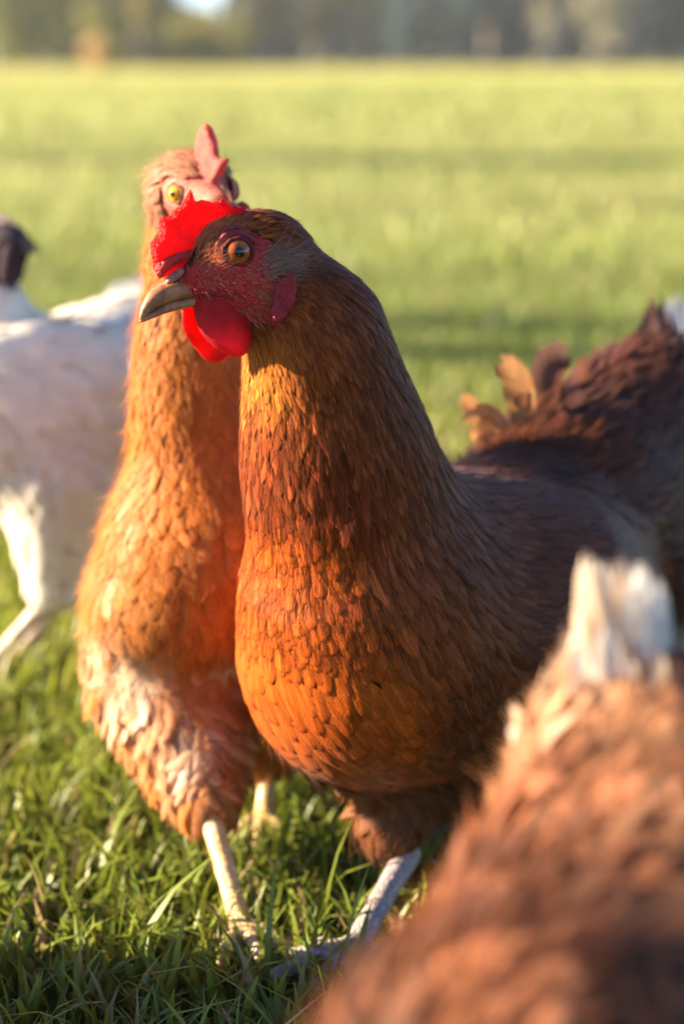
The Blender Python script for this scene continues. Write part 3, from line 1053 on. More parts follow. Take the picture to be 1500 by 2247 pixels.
# ================================================================= 1. THE HEN IN FOCUS
def main_hen():
    E = empty('hen', (0.03, 1.06, 0), 'dark russet hen in sharp focus, red comb and orange eye, before the paler hen', 'hen', 'hens on the lawn')
    yaw = math.radians(27)
    fh = np.array([-math.cos(yaw), -math.sin(yaw), 0])
    side = np.array([math.sin(yaw), -math.cos(yaw), 0])      # toward the viewer
    HC = P(520, 590, 0.955)                                   # head centre on the midplane
    def MP(px, py, o=0.0):                                    # pixel -> point on the midplane moved o towards the viewer
        r = ray(px, py); c0 = np.array([0, 0, CAM_H])
        return c0 + r * (((HC + side * o - c0) @ side) / (r @ side))
    up = np.array([0, 0, 1.0])
    def loc(p):                                               # metres on the midplane
        d = np.asarray(p) - HC
        return np.stack([d @ fh, d @ up], -1)
    b = SDF()
    # skull, brow, cheeks, snout
    b.cone(MP(560, 580), MP(480, 590), .0215, .0180, k=.010, flow=-fh - .15 * up, tag='head')
    b.cone(MP(480, 585), MP(428, 602), .0165, .0088, k=.010, flow=-fh + .2 * up, tag='head')
    b.cone(MP(515, 640), MP(475, 648), .0145, .0085, k=.008, flow=-fh, tag='head')
    b.ell(MP(560, 540), (.018, .013, .013), (fh, up), k=.012, flow=-fh, tag='head')
    # neck and body
    fl = lambda a, c: unit(np.array(c) - np.array(a))
    n0, n1, n2, n3 = P(592, 598, .965), P(690, 735, .975), P(716, 880, .985), P(748, 1040, .998)
    n4 = P(788, 1230, 1.010)
    b.cone(n0, n1, .0235, .0305, k=.014, tag='neck')
    b.cone(n1, n2, .0295, .0355, k=.018, tag='neck')
    b.cone(n2, n3, .0355, .0430, k=.022, tag='neck')
    b.cone(n3, n4, .0430, .0580, k=.030, flow=fl(n2, n4), tag='neck')
    ax = unit([.76, .65, .02])
    b.ell(P(1035, 1400, 1.110), (.140, .085, .083), (ax, up), k=.035, flow=unit(ax - .18 * up), tag='body')
    b.ell(P(822, 1440, 1.020), (.064, .060, .067), (ax, up), k=.045, flow=unit(np.array([.42, .20, -.80])), tag='breast')
    b.cone(P(1000, 1300, 1.10), P(1230, 1130, 1.22), .062, .055, k=.03, flow=unit(ax + .12 * up), tag='back')
    b.cone(P(1230, 1120, 1.22), P(1420, 900, 1.32), .058, .044, k=.03, flow=unit(ax + .5 * up), tag='saddle')
    b.ell(P(1330, 1230, 1.26), (.055, .055, .060), (ax, up), k=.03, flow=unit(ax - .3 * up), tag='rump')
    b.cone(P(865, 1235, 1.04), P(1110, 1380, 1.085), .044, .074, k=.05, flow=unit(ax - .35 * up), tag='body')
    # thigh
    b.cone(P(930, 1600, 1.08), P(860, 1800, 1.055), .040, .017, k=.02, flow=unit([-.15, -.15, -1]), tag='thigh')
    b.cone(P(1120, 1600, 1.20), P(1080, 1760, 1.18), .040, .018, k=.02, flow=unit([-.1, -.1, -1]), tag='thigh')
    # wing bulge on the near side
    wn = unit([.65, -.76, 0])
    wc = P(1120, 1400, 1.07)
    b.ell(wc, (.100, .060, .024), (unit(ax - .10 * up), up), k=.020, flow=unit(ax - .12 * up), tag='wing')

    # ---- face: bare red skin where the feathers stop
    facep = [(352, 605), (395, 600), (425, 585), (455, 555), (470, 530), (500, 512), (545, 508), (580, 528), (590, 560), (585, 600),
             (600, 640), (598, 690), (570, 712), (520, 700), (440, 680), (425, 650), (380, 640), (350, 625)]
    face = np.array([loc(MP(x, y, .012)) for x, y in facep])
    ctr = loc(MP(505, 595, .012))

    V1, F1 = b.mesh(.0045)
    lo = HC - np.array([.052, .045, .045]); hi = HC + np.array([.040, .045, .040])
    V2, F2 = b.mesh(.0011, lo, hi)
    # fine wrinkles of the face are real relief
    l2 = loc(V2)
    g2 = b.grad(V2)
    ins = inside(face, l2)
    wr = .00025 * (np.sin(l2[:, 0] * 1500 + 4 * np.sin(l2[:, 1] * 700)) + np.sin(l2[:, 1] * 1900 + 3 * np.sin(l2[:, 0] * 900)))
    eyeL = loc(MP(519, 552, .0165))
    er = np.linalg.norm(l2 - eyeL, axis=1)
    wr = wr + .0005 * np.sin(er * 2600) * np.exp(-(er / .016) ** 2)
    V2 = V2 + g2 * (wr * ins)[:, None]
    V2 = V2 - g2 * .0004
    def bodycol(V):
        l = loc(V)
        t = np.array([0.07, 0.018, 0.006]) * np.ones((len(V), 1))
        onhead = (np.linalg.norm(V - HC, axis=1) < .05) & inside(face, l)
        red = np.array([0.52, 0.024, 0.030])
        pale = np.array([0.38, 0.06, 0.05])
        k = np.clip(.5 + .9 * np.sin(l[:, 0] * 610 + 2 * np.sin(l[:, 1] * 430)) * np.sin(l[:, 1] * 540), 0, 1)[:, None] * .5
        return np.where(onhead[:, None], red * (1 - k) + pale * k, t)
    V = np.concatenate([V1 - b.grad(V1) * .0015, V2]); F = np.concatenate([F1, F2 + len(V1)])
    mk('body', V, F, m_skin, E, col=bodycol(V))

    def barbcol(p, g, tg):
        c = np.tile([0.15, 0.036, 0.009], (len(p), 1))
        c[tg == 'breast'] = [0.33, 0.085, 0.014]
        pj = proj(p)
        k = np.clip(1.3 * np.exp(-(((pj[:, 0] - 575) / 62) ** 2 + ((pj[:, 1] - 800) / 70) ** 4)), 0, 1)[:, None] * (g[:, 1] < .4)[:, None]
        c = c * (1 - k) + np.array([0.46, 0.155, 0.026]) * k
        pale = (rng.random(len(p)) < .10)[:, None]
        c = np.where(pale, c * 1.5 + np.array([.05, .025, .014]), c)
        return c * rng.lognormal(0, .3, (len(p), 1))
    # ---- plumage
    def mask(p):
        l = loc(p)
        near = np.linalg.norm(p - HC, axis=1) < .060
        beakz = near & (l[:, 0] > loc(MP(440, 600))[0]) & (p[:, 2] > 0)
        return ~((near & inside(face, l)) | beakz)
    def rules(p, g):
        n = len(p)
        tag = b.tags(p)
        hd = np.linalg.norm(p - HC, axis=1)
        # distance down the neck
        s = np.clip((HC[2] - p[:, 2]) / .28, 0, 1)
        dn = np.clip((hd - .02) / .14, 0, 1)
        isneck = (tag == 'neck') | (tag == 'head')
        left = np.clip((-(g[:, 0]) + .15) / .6, 0, 1)          # throat and breast side
        L = np.where(isneck, .006 + .034 * dn, .026)
        W = np.where(isneck, .0028 + .0085 * dn, .0150)
        part = np.where(isneck, 'neck_hackle', 'breast_plumage').astype(object)
        prof = np.where(isneck, 'hackle', 'scale').astype(object)
        throat = isneck & (p[:, 2] < n1[2] + .02) & (g[:, 0] < .05)
        low = isneck & (p[:, 2] < n3[2] + .006) & (g[:, 0] < .12)
        low &= rng.random(n) < np.clip((n3[2] + .006 - p[:, 2]) / .02, 0, 1) + .3
        part[low] = 'breast_plumage'; prof[low] = 'scale'
        L[low] = .021; W[low] = .0120
        br = tag == 'breast'
        L[br] = .031; W[br] = .0185
        for tg, l_, w_, nm in (('back', .036, .013, 'back_plumage'), ('saddle', .044, .011, 'back_plumage'), ('rump', .034, .014, 'back_plumage'),
                               ('thigh', .024, .010, 'thigh_plumage'), ('wing', .048, .0200, 'wing')):
            m = tag == tg
            L[m] = l_; W[m] = w_; part[m] = nm; prof[m] = {'back_plumage': 'hackle', 'thigh_plumage': 'down', 'wing': 'scale'}[nm]
        bodym = (tag == 'body')
        m = bodym & (g[:, 2] > .25); part[m] = 'back_plumage'; prof[m] = 'hackle'; L[m] = .034; W[m] = .012
        m = bodym & (g[:, 2] < -.45); part[m] = 'thigh_plumage'; prof[m] = 'down'; L[m] = .028; W[m] = .011
        m = bodym & (np.abs(g[:, 2] - -.1) <= .35) & (p[:, 0] > .045); part[m] = 'wing'; prof[m] = 'scale'; L[m] = .044; W[m] = .018
        L = L * rng.uniform(.8, 1.2, n); W = W * rng.uniform(.85, 1.15, n)
        hk = part == 'neck_hackle'
        space = np.where(hk, W * .34 + .0003, np.where(br, W * .46, W * .40))
        front = hk & (g[:, 0] < .15) & (p[:, 2] < n2[2] + .02)
        W[front] *= 1.25; space[front] = W[front] * .42
        space = space * rng.uniform(.65, 1.35, n)
        nm_ = (part == 'wing') & ((p - P(1035, 1400, 1.11)) @ unit([.65, -.76, 0]) < 0)
        # pigment
        c = np.tile(np.array([0.26, 0.068, 0.014]), (n, 1))
        shade_side = np.clip((g[hk, 0] - .05) * 1.5, 0, 1)[:, None]  # neck side away from the sun painted darker, its shade in the colour
        c[hk] = np.array([0.28, 0.060, 0.010]) * (1 - shade_side) + np.array([0.118, 0.027, 0.006]) * shade_side
        c[part == 'back_plumage'] = [0.155, 0.045, 0.020]
        c[part == 'wing'] = [0.140, 0.046, 0.018]
        c[part == 'thigh_plumage'] = [0.24, 0.085, 0.034]
        hi_ = br | (part == 'breast_plumage')
        c[hi_] = [0.49, 0.104, 0.012]
        # golden throat patch under the wattles, dark red band below it
        pj = proj(p)
        k = np.clip(1.3 * np.exp(-(((pj[:, 0] - 575) / 62) ** 2 + ((pj[:, 1] - 800) / 70) ** 4)), 0, 1)[:, None] * (g[:, 1] < .4)[:, None]
        c = c * (1 - k) + np.array([0.46, 0.145, 0.020]) * k
        k = (np.exp(-(((p[:, 2] - P(600, 985, 1)[2]) / .024) ** 4)) * (g[:, 0] < .4) * .8)[:, None]
        c = c * (1 - k) + np.array([0.19, 0.030, 0.010]) * k
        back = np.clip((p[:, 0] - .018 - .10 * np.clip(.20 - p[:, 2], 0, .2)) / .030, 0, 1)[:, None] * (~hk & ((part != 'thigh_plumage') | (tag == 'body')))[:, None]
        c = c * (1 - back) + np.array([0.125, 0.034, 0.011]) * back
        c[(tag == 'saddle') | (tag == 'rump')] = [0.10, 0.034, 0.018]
        br_ = rng.lognormal(0, .14, (n, 1))
        br_[front] = np.exp(rng.normal(-.1, .42, (front.sum(), 1)))
        c = c * br_
        c = c * (1 + .25 * fnoise(p[:, 0] + p[:, 1], p[:, 2], 70, 12)[:, None])
        # paler tips on the hackle, slightly darker hem on the breast
        tip = c.copy()
        tip[hk] = c[hk] * 1.0 + np.array([.09, .032, .011]) * (rng.random((hk.sum(), 1)) < .5)
        tip[hi_] = c[hi_] * np.array([.95, .85, .8])
        tip[part == 'wing'] = c[part == 'wing'] * 1.5 + np.array([.035, .018, .012])
        lift1 = np.where(hk, .0006 + .0007 * dn, .0009) * rng.uniform(.6, 1.7, n)
        curl = np.zeros(n)
        m = (tag == 'saddle') | (tag == 'rump') | (part == 'thigh_plumage') | ((tag == 'back') & (p[:, 0] > .12))
        curl[m] = np.abs(rng.normal(0, .12, m.sum()))
        lift1[m] *= 2.2
        yaw_ = rng.normal(0, .13, n); yaw_[m] = rng.normal(0, .28, m.sum())
        part[nm_] = 'wing|2'
        return dict(part=part, prof=prof, L=L, W=W, space=space, col=c, tip=tip, lift0=rep(.0004, n), lift1=lift1, curl=curl, yaw=yaw_, cup=.16)
    mats = {'neck_hackle': m_fh, 'breast_plumage': m_fb, 'back_plumage': m_fb, 'thigh_plumage': m_fs, 'wing': m_fb}
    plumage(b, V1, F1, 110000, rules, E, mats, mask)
    # silky loose barbs over the hackle and breast
    pts = sample_surface(V1, F1, 60000)
    pts = pts[mask(pts)]
    tg = b.tags(pts)
    isn = (tg == 'neck') | (tg == 'head') | ((tg == 'breast') & (rng.random(len(pts)) < .10))
    pts = pts[isn][:13000]
    n = len(pts); tg = b.tags(pts); hd = np.clip((np.linalg.norm(pts - HC, axis=1) - .02) / .14, 0, 1)
    fluff('hackle_barbs', b, pts, (.005 + .014 * hd) * rng.uniform(.6, 1.3, n), .0011, .0012, .00030, lambda p, g: barbcol(p, g, tg), E, m_hair, yaw=.16)
    # soft wisps on belly and thighs
    pts = sample_surface(V1, F1, 90000)
    g = b.grad(pts); tg = b.tags(pts)
    pts = pts[(tg == 'thigh') | ((tg == 'body') & (g[:, 2] < -.5))][:6000]
    n = len(pts)
    fluff('thigh_fluff', b, pts, .026 * rng.uniform(.5, 1.3, n), .002, .006, .0005, lambda p, g: np.tile([.26, .095, .04], (len(p), 1)) * rng.lognormal(0, .3, (len(p), 1)), E, m_hair, yaw=.45, curl=.15)

    pts = sample_surface(V1, F1, 90000); tg = b.tags(pts)
    pts = pts[np.isin(tg, ['saddle', 'rump', 'back'])][:7000]
    fluff('back_fluff', b, pts, (.034 * rng.uniform(.5, 1.3, len(pts))), .002, .005, .0007, lambda p, g: np.tile([.11, .042, .025], (len(p), 1)) * rng.lognormal(0, .4, (len(p), 1)), E, m_hair, yaw=.35, curl=.06)

    # ---- hair-like feathers on the face
    pts = sample_surface(V2, F2, 30000)
    l = loc(pts); pj = proj(pts); g = b.grad(pts)
    vis = (g @ side) > -.2
    def patch(cx, cy_, rx, ry, pr):
        return (rng.random(len(pts)) < pr * np.exp(-(((pj[:, 0] - cx) / rx) ** 2 + ((pj[:, 1] - cy_) / ry) ** 2))) & vis
    brow = patch(455, 535, 34, 40, .9) | patch(470, 505, 40, 22, .8)
    cheek = patch(590, 640, 26, 50, .5) | patch(548, 612, 40, 18, .14) | patch(470, 612, 50, 18, .08) | patch(560, 690, 30, 20, .3)
    tuft = patch(612, 582, 30, 28, .95)
    rest = (rng.random(len(pts)) < .05) & inside(face, l)
    Q, Dr, Ls, Cs = [], [], [], []
    for sel, cc, L0, dr in ((brow, (.52, .19, .08), .0046, -fh + .5 * up), (cheek, (.46, .18, .08), .0034, -fh - .6 * up),
                            (tuft, (.30, .19, .14), .0085, -fh + .25 * up), (rest, (.50, .22, .14), .0022, -fh - .1 * up)):
        q = pts[sel]; n = len(q)
        Q.append(q); Dr.append(np.tile(dr, (n, 1))); Ls.append(L0 * rng.uniform(.6, 1.4, n)); Cs.append(np.array(cc) * rng.lognormal(0, .3, (n, 1)))
    Q = np.concatenate(Q)
    hairs_on(b, Q, np.concatenate(Dr), np.concatenate(Ls), .35, rep(.00022, len(Q)), np.concatenate(Cs), 'facial_feathers', m_hair, E)

    # ---- comb
    cb = [(353, 612), (342, 601), (334, 583), (328, 557), (330, 538), (337, 526), (350, 518), (352, 500), (349, 479), (360, 476), (374, 474), (377, 460), (388, 452), (396, 439),
          (403, 424), (409, 411), (415, 424), (424, 441), (438, 438), (456, 442), (474, 445), (485, 436), (497, 434), (509, 450), (532, 454), (550, 466), (546, 478), (529, 476),
          (503, 475), (478, 492), (455, 520), (440, 560), (421, 590), (385, 604)]
    poly = np.array([loc(MP(x, y)) for x, y in smooth_poly(cb, 1)])
    # small serrations along the rim
    poly = poly + rng.normal(0, .00025, poly.shape)
    ph = loc(MP(440, 500))
    fleshy('comb', poly, HC, fh, up, side, .0062, .0011, m_comb, E,
           bend=lambda v: .0028 * np.sin((v[:, 0] - ph[0]) * 130) * np.clip((v[:, 1] - ph[1] + .02) / .03, 0, 1) + .0022 * np.sin(v[:, 1] * 210),
           crinkle=.00035, edge=.0032)
    # the fleshy fold of the comb over the nostril, lit pale
    fold = [(345, 604), (338, 590), (350, 572), (372, 558), (400, 548), (425, 545), (424, 562), (404, 572), (385, 583), (365, 600), (352, 612)]
    polyf = np.array([loc(MP(x, y, .005)) for x, y in smooth_poly(fold, 1)])
    fleshy('comb_fold', polyf, HC + side * .0045, fh, up, side, .0075, .0011, m_fold, E, crinkle=.0005, edge=.0038)

    # ---- wattles
    w1 = [(434, 650), (431, 680), (435, 709), (444, 738), (468, 765), (503, 780), (529, 780), (553, 753), (564, 715), (559, 692), (530, 662), (485, 642)]
    w2 = [(392, 672), (392, 706), (409, 738), (438, 771), (456, 791), (482, 800), (500, 790), (512, 770), (520, 730), (500, 690), (450, 668), (412, 668)]
    for wl, o, bn in ((w1, .0085, 1), (w2, -.0060, -1)):
        pl = np.array([loc(MP(x, y, o)) for x, y in smooth_poly(wl, 2)])
        cc = pl.mean(0)
        fleshy('wattle', pl, HC + side * o, fh, up, side, .0050, .0012, m_watt, E,
               bend=lambda v, cc=cc, bn=bn: bn * (.0035 - 30 * ((v[:, 0] - cc[0]) ** 2)) + bn * .12 * (cc[1] - v[:, 1]), crinkle=.0002, edge=.0028)
    # ---- ear lobe
    lb = [(598, 625), (611, 610), (635, 590), (643, 601), (654, 633), (643, 668), (623, 705), (603, 722), (592, 709), (590, 686), (600, 660)]
    lo_ = .012
    while b(MP(622, 655, lo_)[None])[0] < .0018 and lo_ < .05:
        lo_ += .0005
    pl = np.array([loc(MP(x, y, lo_)) for x, y in smooth_poly(lb, 2)])
    fleshy('earlobe', pl, HC + side * lo_, fh, up, side, .0060, .0011, m_lobe, E, bend=lambda v: .0012 * np.sin(v[:, 0] * 700) + .05 * (v[:, 1] - pl[:, 1].mean()), edge=.003, crinkle=.0004)

    # ---- beak: two mandibles
    def mand(name, rows, mat, sq=1.0):
        r = resample(rows, 26)
        cen = np.array([MP(x, y) for x, y, _, _ in r])
        tan = unit(np.gradient(cen, axis=0))
        upv = unit(np.cross(side, tan)); upv = upv * np.sign((upv @ up))[:, None]
        hh = r[:, 2] * .93 / 4560; ww = r[:, 3] * .9 / 4560
        v, f = loft(cen, ww, hh, side, upv, 24, sq)
        v = np.vstack([v, cen[-1:]]); n0_ = 25 * 24
        f = np.vstack([f, [(n0_ + i, n0_ + (i + 1) % 24, len(v) - 1, len(v) - 1) for i in range(24)]])
        return mk(name, v, f, mat, E)
    # rows: centre px, py, half height px, half width px
    mand('upper_beak', [(462, 628, 12, 34), (425, 630, 23, 34), (392, 634, 25, 31), (362, 643, 24, 26), (338, 658, 20, 20), (321, 678, 13, 13), (312, 694, 7, 7), (309, 703, 2.0, 2.0)], m_beak, .92)
    mand('lower_beak', [(470, 655, 10, 30), (430, 659, 15, 29), (392, 667, 13, 24), (362, 677, 11, 19), (338, 689, 8.5, 13), (320, 699, 6, 8), (310, 704, 4, 4.5), (306, 707, 1.5, 2)], m_beak, .92)
    gp_ = SDF().cone(MP(428, 646, .0085), MP(462, 640, .0105), .0010, .0020, k=.002).cone(MP(462, 640, .0105), MP(492, 644, .0135), .0020, .0022, k=.002)
    vv, ff = gp_.mesh(.0006)
    mk('gape', vv, ff, m_lobe, E)
    # nostril scale with its dark slit
    cn = MP(384, 606, .0062)
    ns = SDF().ell(cn, (.0056, .0023, .0026), (unit(fh * .8 - up * .55), up), k=.001)
    vv, ff = ns.mesh(.0007)
    mk('nostril_cover', vv, ff, m_cere, E)
    cn2 = MP(392, 613, .0078)
    ns = SDF().ell(cn2, (.0036, .0006, .0010), (unit(fh * .8 - up * .6), up), k=.001)
    vv, ff = ns.mesh(.0005)
    mk('nostril', vv, ff, m_pup, E)

    # ---- eyes
    for sgn in (1, -1):
        base = MP(519, 552, 0) if sgn > 0 else MP(519, 552, 0)
        q = MP(519, 552, .0175) if sgn > 0 else (MP(519, 552, .0175) - 2 * side * .0175)
        od = side * sgn + fh * .22 + up * .05
        # settle the eyeball so that it bulges a little out of the skin
        for _ in range(4):
            q = q - (b(q[None])[0] + .0030) * unit(od)
        if sgn > 0:
            keep = MP(519, 552, ((q - HC) @ side)); q = keep
        eye(E, q, od, .0074, fh, .0052, .0022, (0.26, 0.045, 0.008), (0.52, 0.115, 0.012), m_skin, (0.28, 0.035, 0.045))

    # ---- legs
    hk, an = P(893, 1875, 1.050), G(775, 2085, .014)
    leg(E, hk, an, (-.93, -.35), m_leg_grey, r=.0068, toe=1.0, h=.0014)
    hk2 = P(1085, 1775, 1.18); an2 = hk2 + np.array([-.03, -.01, 0]); an2[2] = .012
    leg(E, hk2, an2, (-.9, -.4), m_leg_grey, r=.0068, toe=1.0, h=.002)

    # ---- tail
    specs = []
    tr = P(1395, 1000, 1.31)
    B0, B1 = (0.13, 0.050, 0.032), (0.17, 0.085, 0.06)
    W0, W1 = (0.42, 0.36, 0.33), (0.62, 0.60, 0.58)
    nr = (.3, -.9, .15)
    tl = [(1442, 640, 1.36, .034, B0, B1), (1428, 668, 1.35, .034, B0, B1), (1410, 700, 1.34, .034, B0, B0), (1385, 735, 1.33, .032, B0, B1), (1355, 765, 1.32, .030, B0, B0),
          (1325, 790, 1.31, .028, B0, B1), (1295, 815, 1.30, .026, B0, B0), (1468, 648, 1.38, .034, W0, W1), (1490, 640, 1.40, .036, W0, W1), (1515, 665, 1.40, .036, W0, W1), (1530, 700, 1.40, .034, W0, W1),
          (1480, 700, 1.35, .034, B0, B1), (1500, 780, 1.36, .034, B0, B1), (1545, 800, 1.38, .034, B0, B0), (1450, 760, 1.34, .034, B0, B1), (1560, 880, 1.38, .030, B0, B1), (1410, 800, 1.32, .03, B0, B1)]
    for tx, ty, tY, wd, c0, c1 in tl:
        tp = P(tx, ty, tY)
        rt = P(1330 + (tx - 1400) * .45, 1060, 1.29)
        specs.append((rt + rng.normal(0, .006, 3), (rt + tp) / 2 + np.array([.018, 0, -.014]), tp, nr + rng.normal(0, .15, 3), wd, c0, c1))
    quill('tail', E, m_fs, specs, cup=.3)
    # ruffled contour feathers standing up along the saddle
    specs = []
    O0, O1 = (0.50, 0.22, 0.07), (0.60, 0.30, 0.11)
    for (rx, ry, rY), (mx, my), (tx, ty), wd, c0, c1 in (
            ((1130, 1000, 1.20), (1180, 850), (1092, 786), .026, O0, O1), ((1110, 1000, 1.20), (1110, 860), (1008, 925), .016, O0, O1), ((1090, 985, 1.20), (1060, 900), (1008, 870), .015, O0, O1),
            ((1080, 990, 1.20), (1060, 940), (1028, 952), .013, O0, O1), ((1235, 940, 1.24), (1165, 790), (1252, 772), .030, B0, B1),
            ((1140, 1000, 1.20), (1150, 900), (1150, 860), .016, O0, B1)):
        specs.append((P(rx, ry, rY), P(mx, my, rY + .01), P(tx, ty, rY), (.2, -.95, .2), wd, c0, c1))
    quill('saddle_feathers', E, m_fs, specs, cup=.35, prof='scale', wave=.05)
    # wing quills lying along the flank
    return E, b


# ================================================================= shared builder for the soft-focus hens
def soft_hen(E, b, rules, h, ncand, mat_feather, mats=None, undercol=(0.3, 0.12, 0.05), mask=None, skin=None, fl=None):
    V, F = b.mesh(h)
    n = len(V)
    col = np.tile(np.array(undercol), (n, 1))
    if skin is not None:
        m, c = skin(V)
        col[m] = c
    mk('body', V - b.grad(V) * .0015, F, m_skin if skin is not None else m_under, E, col=col)
    parts = plumage(b, V, F, ncand, rules, E, mats, mask)
    if fl is not None:
        nm, cnt, sel, L, lift, wd, yaw, curl, colf, mt = fl
        pts = sample_surface(V, F, cnt)
        pts = pts[sel(pts)]
        fluff(nm, b, pts, L * rng.uniform(.5, 1.3, len(pts)), .001, lift, wd, colf, E, mt, yaw=yaw, curl=curl)
    return parts


# ================================================================= 2. THE PALE ORANGE HEN BEHIND
def second_hen():
    E = empty('hen', (-.07, 1.15, 0), 'pale orange hen with yellow eye and upright comb, half hidden behind the sharp hen', 'hen', 'hens on the lawn')
    up = np.array([0, 0, 1.0])
    ya = math.radians(48)
    fh = np.array([math.cos(ya), -math.sin(ya), 0]); side = np.array([-math.sin(ya), -math.cos(ya), 0])
    HC = P(440, 430, 1.12)
    def MP(px, py, o=0.0):
        r = ray(px, py); c0 = np.array([0, 0, CAM_H])
        return c0 + r * (((HC + side * o - c0) @ side) / (r @ side))
    def loc(p):
        d = np.asarray(p) - HC
        return np.stack([d @ fh, d @ up], -1)
    b = SDF()
    b.ell(P(420, 420, 1.135), (.026, .022, .0225), (fh, up), k=.01, flow=-fh - .2 * up, tag='head')
    b.cone(P(440, 430, 1.12), P(485, 450, 1.095), .0150, .0085, k=.01, flow=-fh, tag='head')
    n0, n1, n2, n3, n4 = P(420, 450, 1.145), P(434, 580, 1.15), P(438, 740, 1.15), P(440, 900, 1.15), P(446, 1080, 1.155)
    b.cone(n0, n1, .0205, .0255, k=.012, tag='neck')
    b.cone(n1, n2, .0255, .0325, k=.015, tag='neck')
    b.cone(n2, n3, .0325, .0325, k=.015, tag='neck')
    b.cone(n3, n4, .0325, .048, k=.03, tag='neck')
    ax = unit([.28, .95, .02])
    b.ell(P(484, 1270, 1.20), (.12, .046, .074), (ax, up), k=.03, flow=unit([.0, .25, -1]), tag='breast')
    b.ell(P(436, 1220, 1.125), (.045, .042, .055), (ax, up), k=.03, flow=unit([0, .1, -1]), tag='breast')
    # fluffy flanks and thighs
    b.cone(P(338, 1400, 1.17), P(430, 1690, 1.12), .035, .022, k=.025, flow=unit([.2, -.1, -1]), tag='thigh')
    b.cone(P(380, 1500, 1.15), P(458, 1765, 1.085), .042, .014, k=.025, flow=unit([.15, -.1, -1]), tag='thigh')
    b.cone(P(560, 1450, 1.22), P(585, 1640, 1.205), .040, .016, k=.025, flow=unit([.05, -.05, -1]), tag='thigh')
    b.ell(P(470, 1420, 1.20), (.08, .050, .055), (ax, up), k=.03, flow=unit([.0, .3, -1]), tag='belly')
    b.cone(P(445, 1150, 1.28), P(460, 1000, 1.38), .05, .03, k=.03, flow=unit([0, 1, .2]), tag='back')
    # wings folded at both sides
    for wx in (388, 580):
        b.ell(P(wx, 1300, 1.20), (.085, .048, .016), (ax, up), k=.02, flow=unit([-.05, .3, -1]), tag='wing')

    def skin(V):
        l = loc(V)
        d = np.linalg.norm(V - HC, axis=1)
        m = (d < .035) & (l[:, 0] > -.016) & (l[:, 1] < .013)
        return m, np.array([0.50, 0.12, 0.085])
    def mask(p):
        l = loc(p); d = np.linalg.norm(p - HC, axis=1)
        return ~((d < .035) & (l[:, 0] > -.014) & (l[:, 1] < .011))
    def rules(p, g):
        n = len(p); tag = b.tags(p)
        dn = np.clip((np.linalg.norm(p - HC, axis=1) - .02) / .16, 0, 1)
        isn = (tag == 'neck') | (tag == 'head')
        L = np.where(isn, .008 + .024 * dn, .028); W = np.where(isn, .0035 + .006 * dn, .015)
        part = np.where(isn, 'neck_hackle', 'breast_plumage').astype(object); prof = np.where(isn, 'hackle', 'scale').astype(object)
        fl = (tag == 'thigh') | (tag == 'belly')
        part[fl] = 'thigh_plumage'; prof[fl] = 'down'; L[fl] = .028; W[fl] = .009
        m = tag == 'back'; part[m] = 'back_plumage'; prof[m] = 'hackle'; L[m] = .035
        m = (tag == 'wing') & (p[:, 0] < P(450, 1200, 1.17)[0]); part[m] = 'wing'; prof[m] = 'scale'; L[m] = .036; W[m] = .017
        m = (tag == 'wing') & ~m; part[m] = 'wing|2'; prof[m] = 'scale'; L[m] = .036; W[m] = .017
        L = L * rng.uniform(.75, 1.25, n)
        c = np.tile(np.array([0.46, 0.155, 0.022]), (n, 1))
        c[tag == 'head'] = [0.36, 0.16, 0.09]
        pj = proj(p)
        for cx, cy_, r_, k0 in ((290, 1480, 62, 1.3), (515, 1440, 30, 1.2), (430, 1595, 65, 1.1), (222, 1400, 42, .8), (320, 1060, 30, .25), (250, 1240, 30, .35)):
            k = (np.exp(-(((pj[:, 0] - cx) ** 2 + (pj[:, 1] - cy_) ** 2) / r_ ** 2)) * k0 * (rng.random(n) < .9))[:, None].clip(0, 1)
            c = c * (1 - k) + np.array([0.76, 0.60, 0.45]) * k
        k = (fl & (p[:, 2] < .16))[:, None] * .5 * (rng.random((n, 1)) < .6)
        c = c * (1 - k) + np.array([0.46, 0.22, 0.10]) * k
        c = c * rng.lognormal(0, .12, (n, 1)) * (1 + .22 * fnoise(p[:, 0], p[:, 2], 60, 22)[:, None])
        lift = np.where(fl, .004, .0015) * rng.uniform(.5, 1.8, n)
        curl = np.where(fl, np.abs(rng.normal(0, .10, n)), 0)
        tip = np.clip(c * 1.25 + .02, 0, .85)
        return dict(part=part, prof=prof, L=L, W=W, space=W * .40, col=c, tip=tip, lift0=rep(.0004, n), lift1=lift, curl=curl,
                    yaw=np.where(fl, rng.normal(0, .4, n), rng.normal(0, .16, n)), k=6, nu=3, cup=.12)
    mats = {'neck_hackle': m_fs, 'breast_plumage': m_fs, 'back_plumage': m_fs, 'thigh_plumage': m_fs, 'wing': m_fs}
    def fcol(p, g):
        R = rules(p, g)
        return np.clip(R['col'] * 1.1 + .01, 0, .8)
    soft_hen(E, b, rules, .005, 45000, None, mats, (0.30, 0.11, 0.03), mask, skin,
             fl=('loose_fluff', 90000, lambda p: np.isin(b.tags(p), ['thigh', 'belly']) | ((rng.random(len(p)) < .16) & mask(p)), .022, .004, .0006, .4, .08, fcol, m_hair))
    # comb
    cb = [(450, 268), (456, 278), (462, 310), (482, 349), (500, 346), (503, 366), (490, 381), (487, 404), (500, 431), (480, 445), (456, 425), (450, 400), (440, 374), (428, 356), (425, 307), (432, 281), (441, 280)]
    pl = np.array([loc(MP(x, y)) for x, y in smooth_poly(cb, 1)])
    m_c2 = flesh_mat('pale_comb_flesh', (0.62, 0.14, 0.11), (0.9, 0.12, 0.07), 0.35)
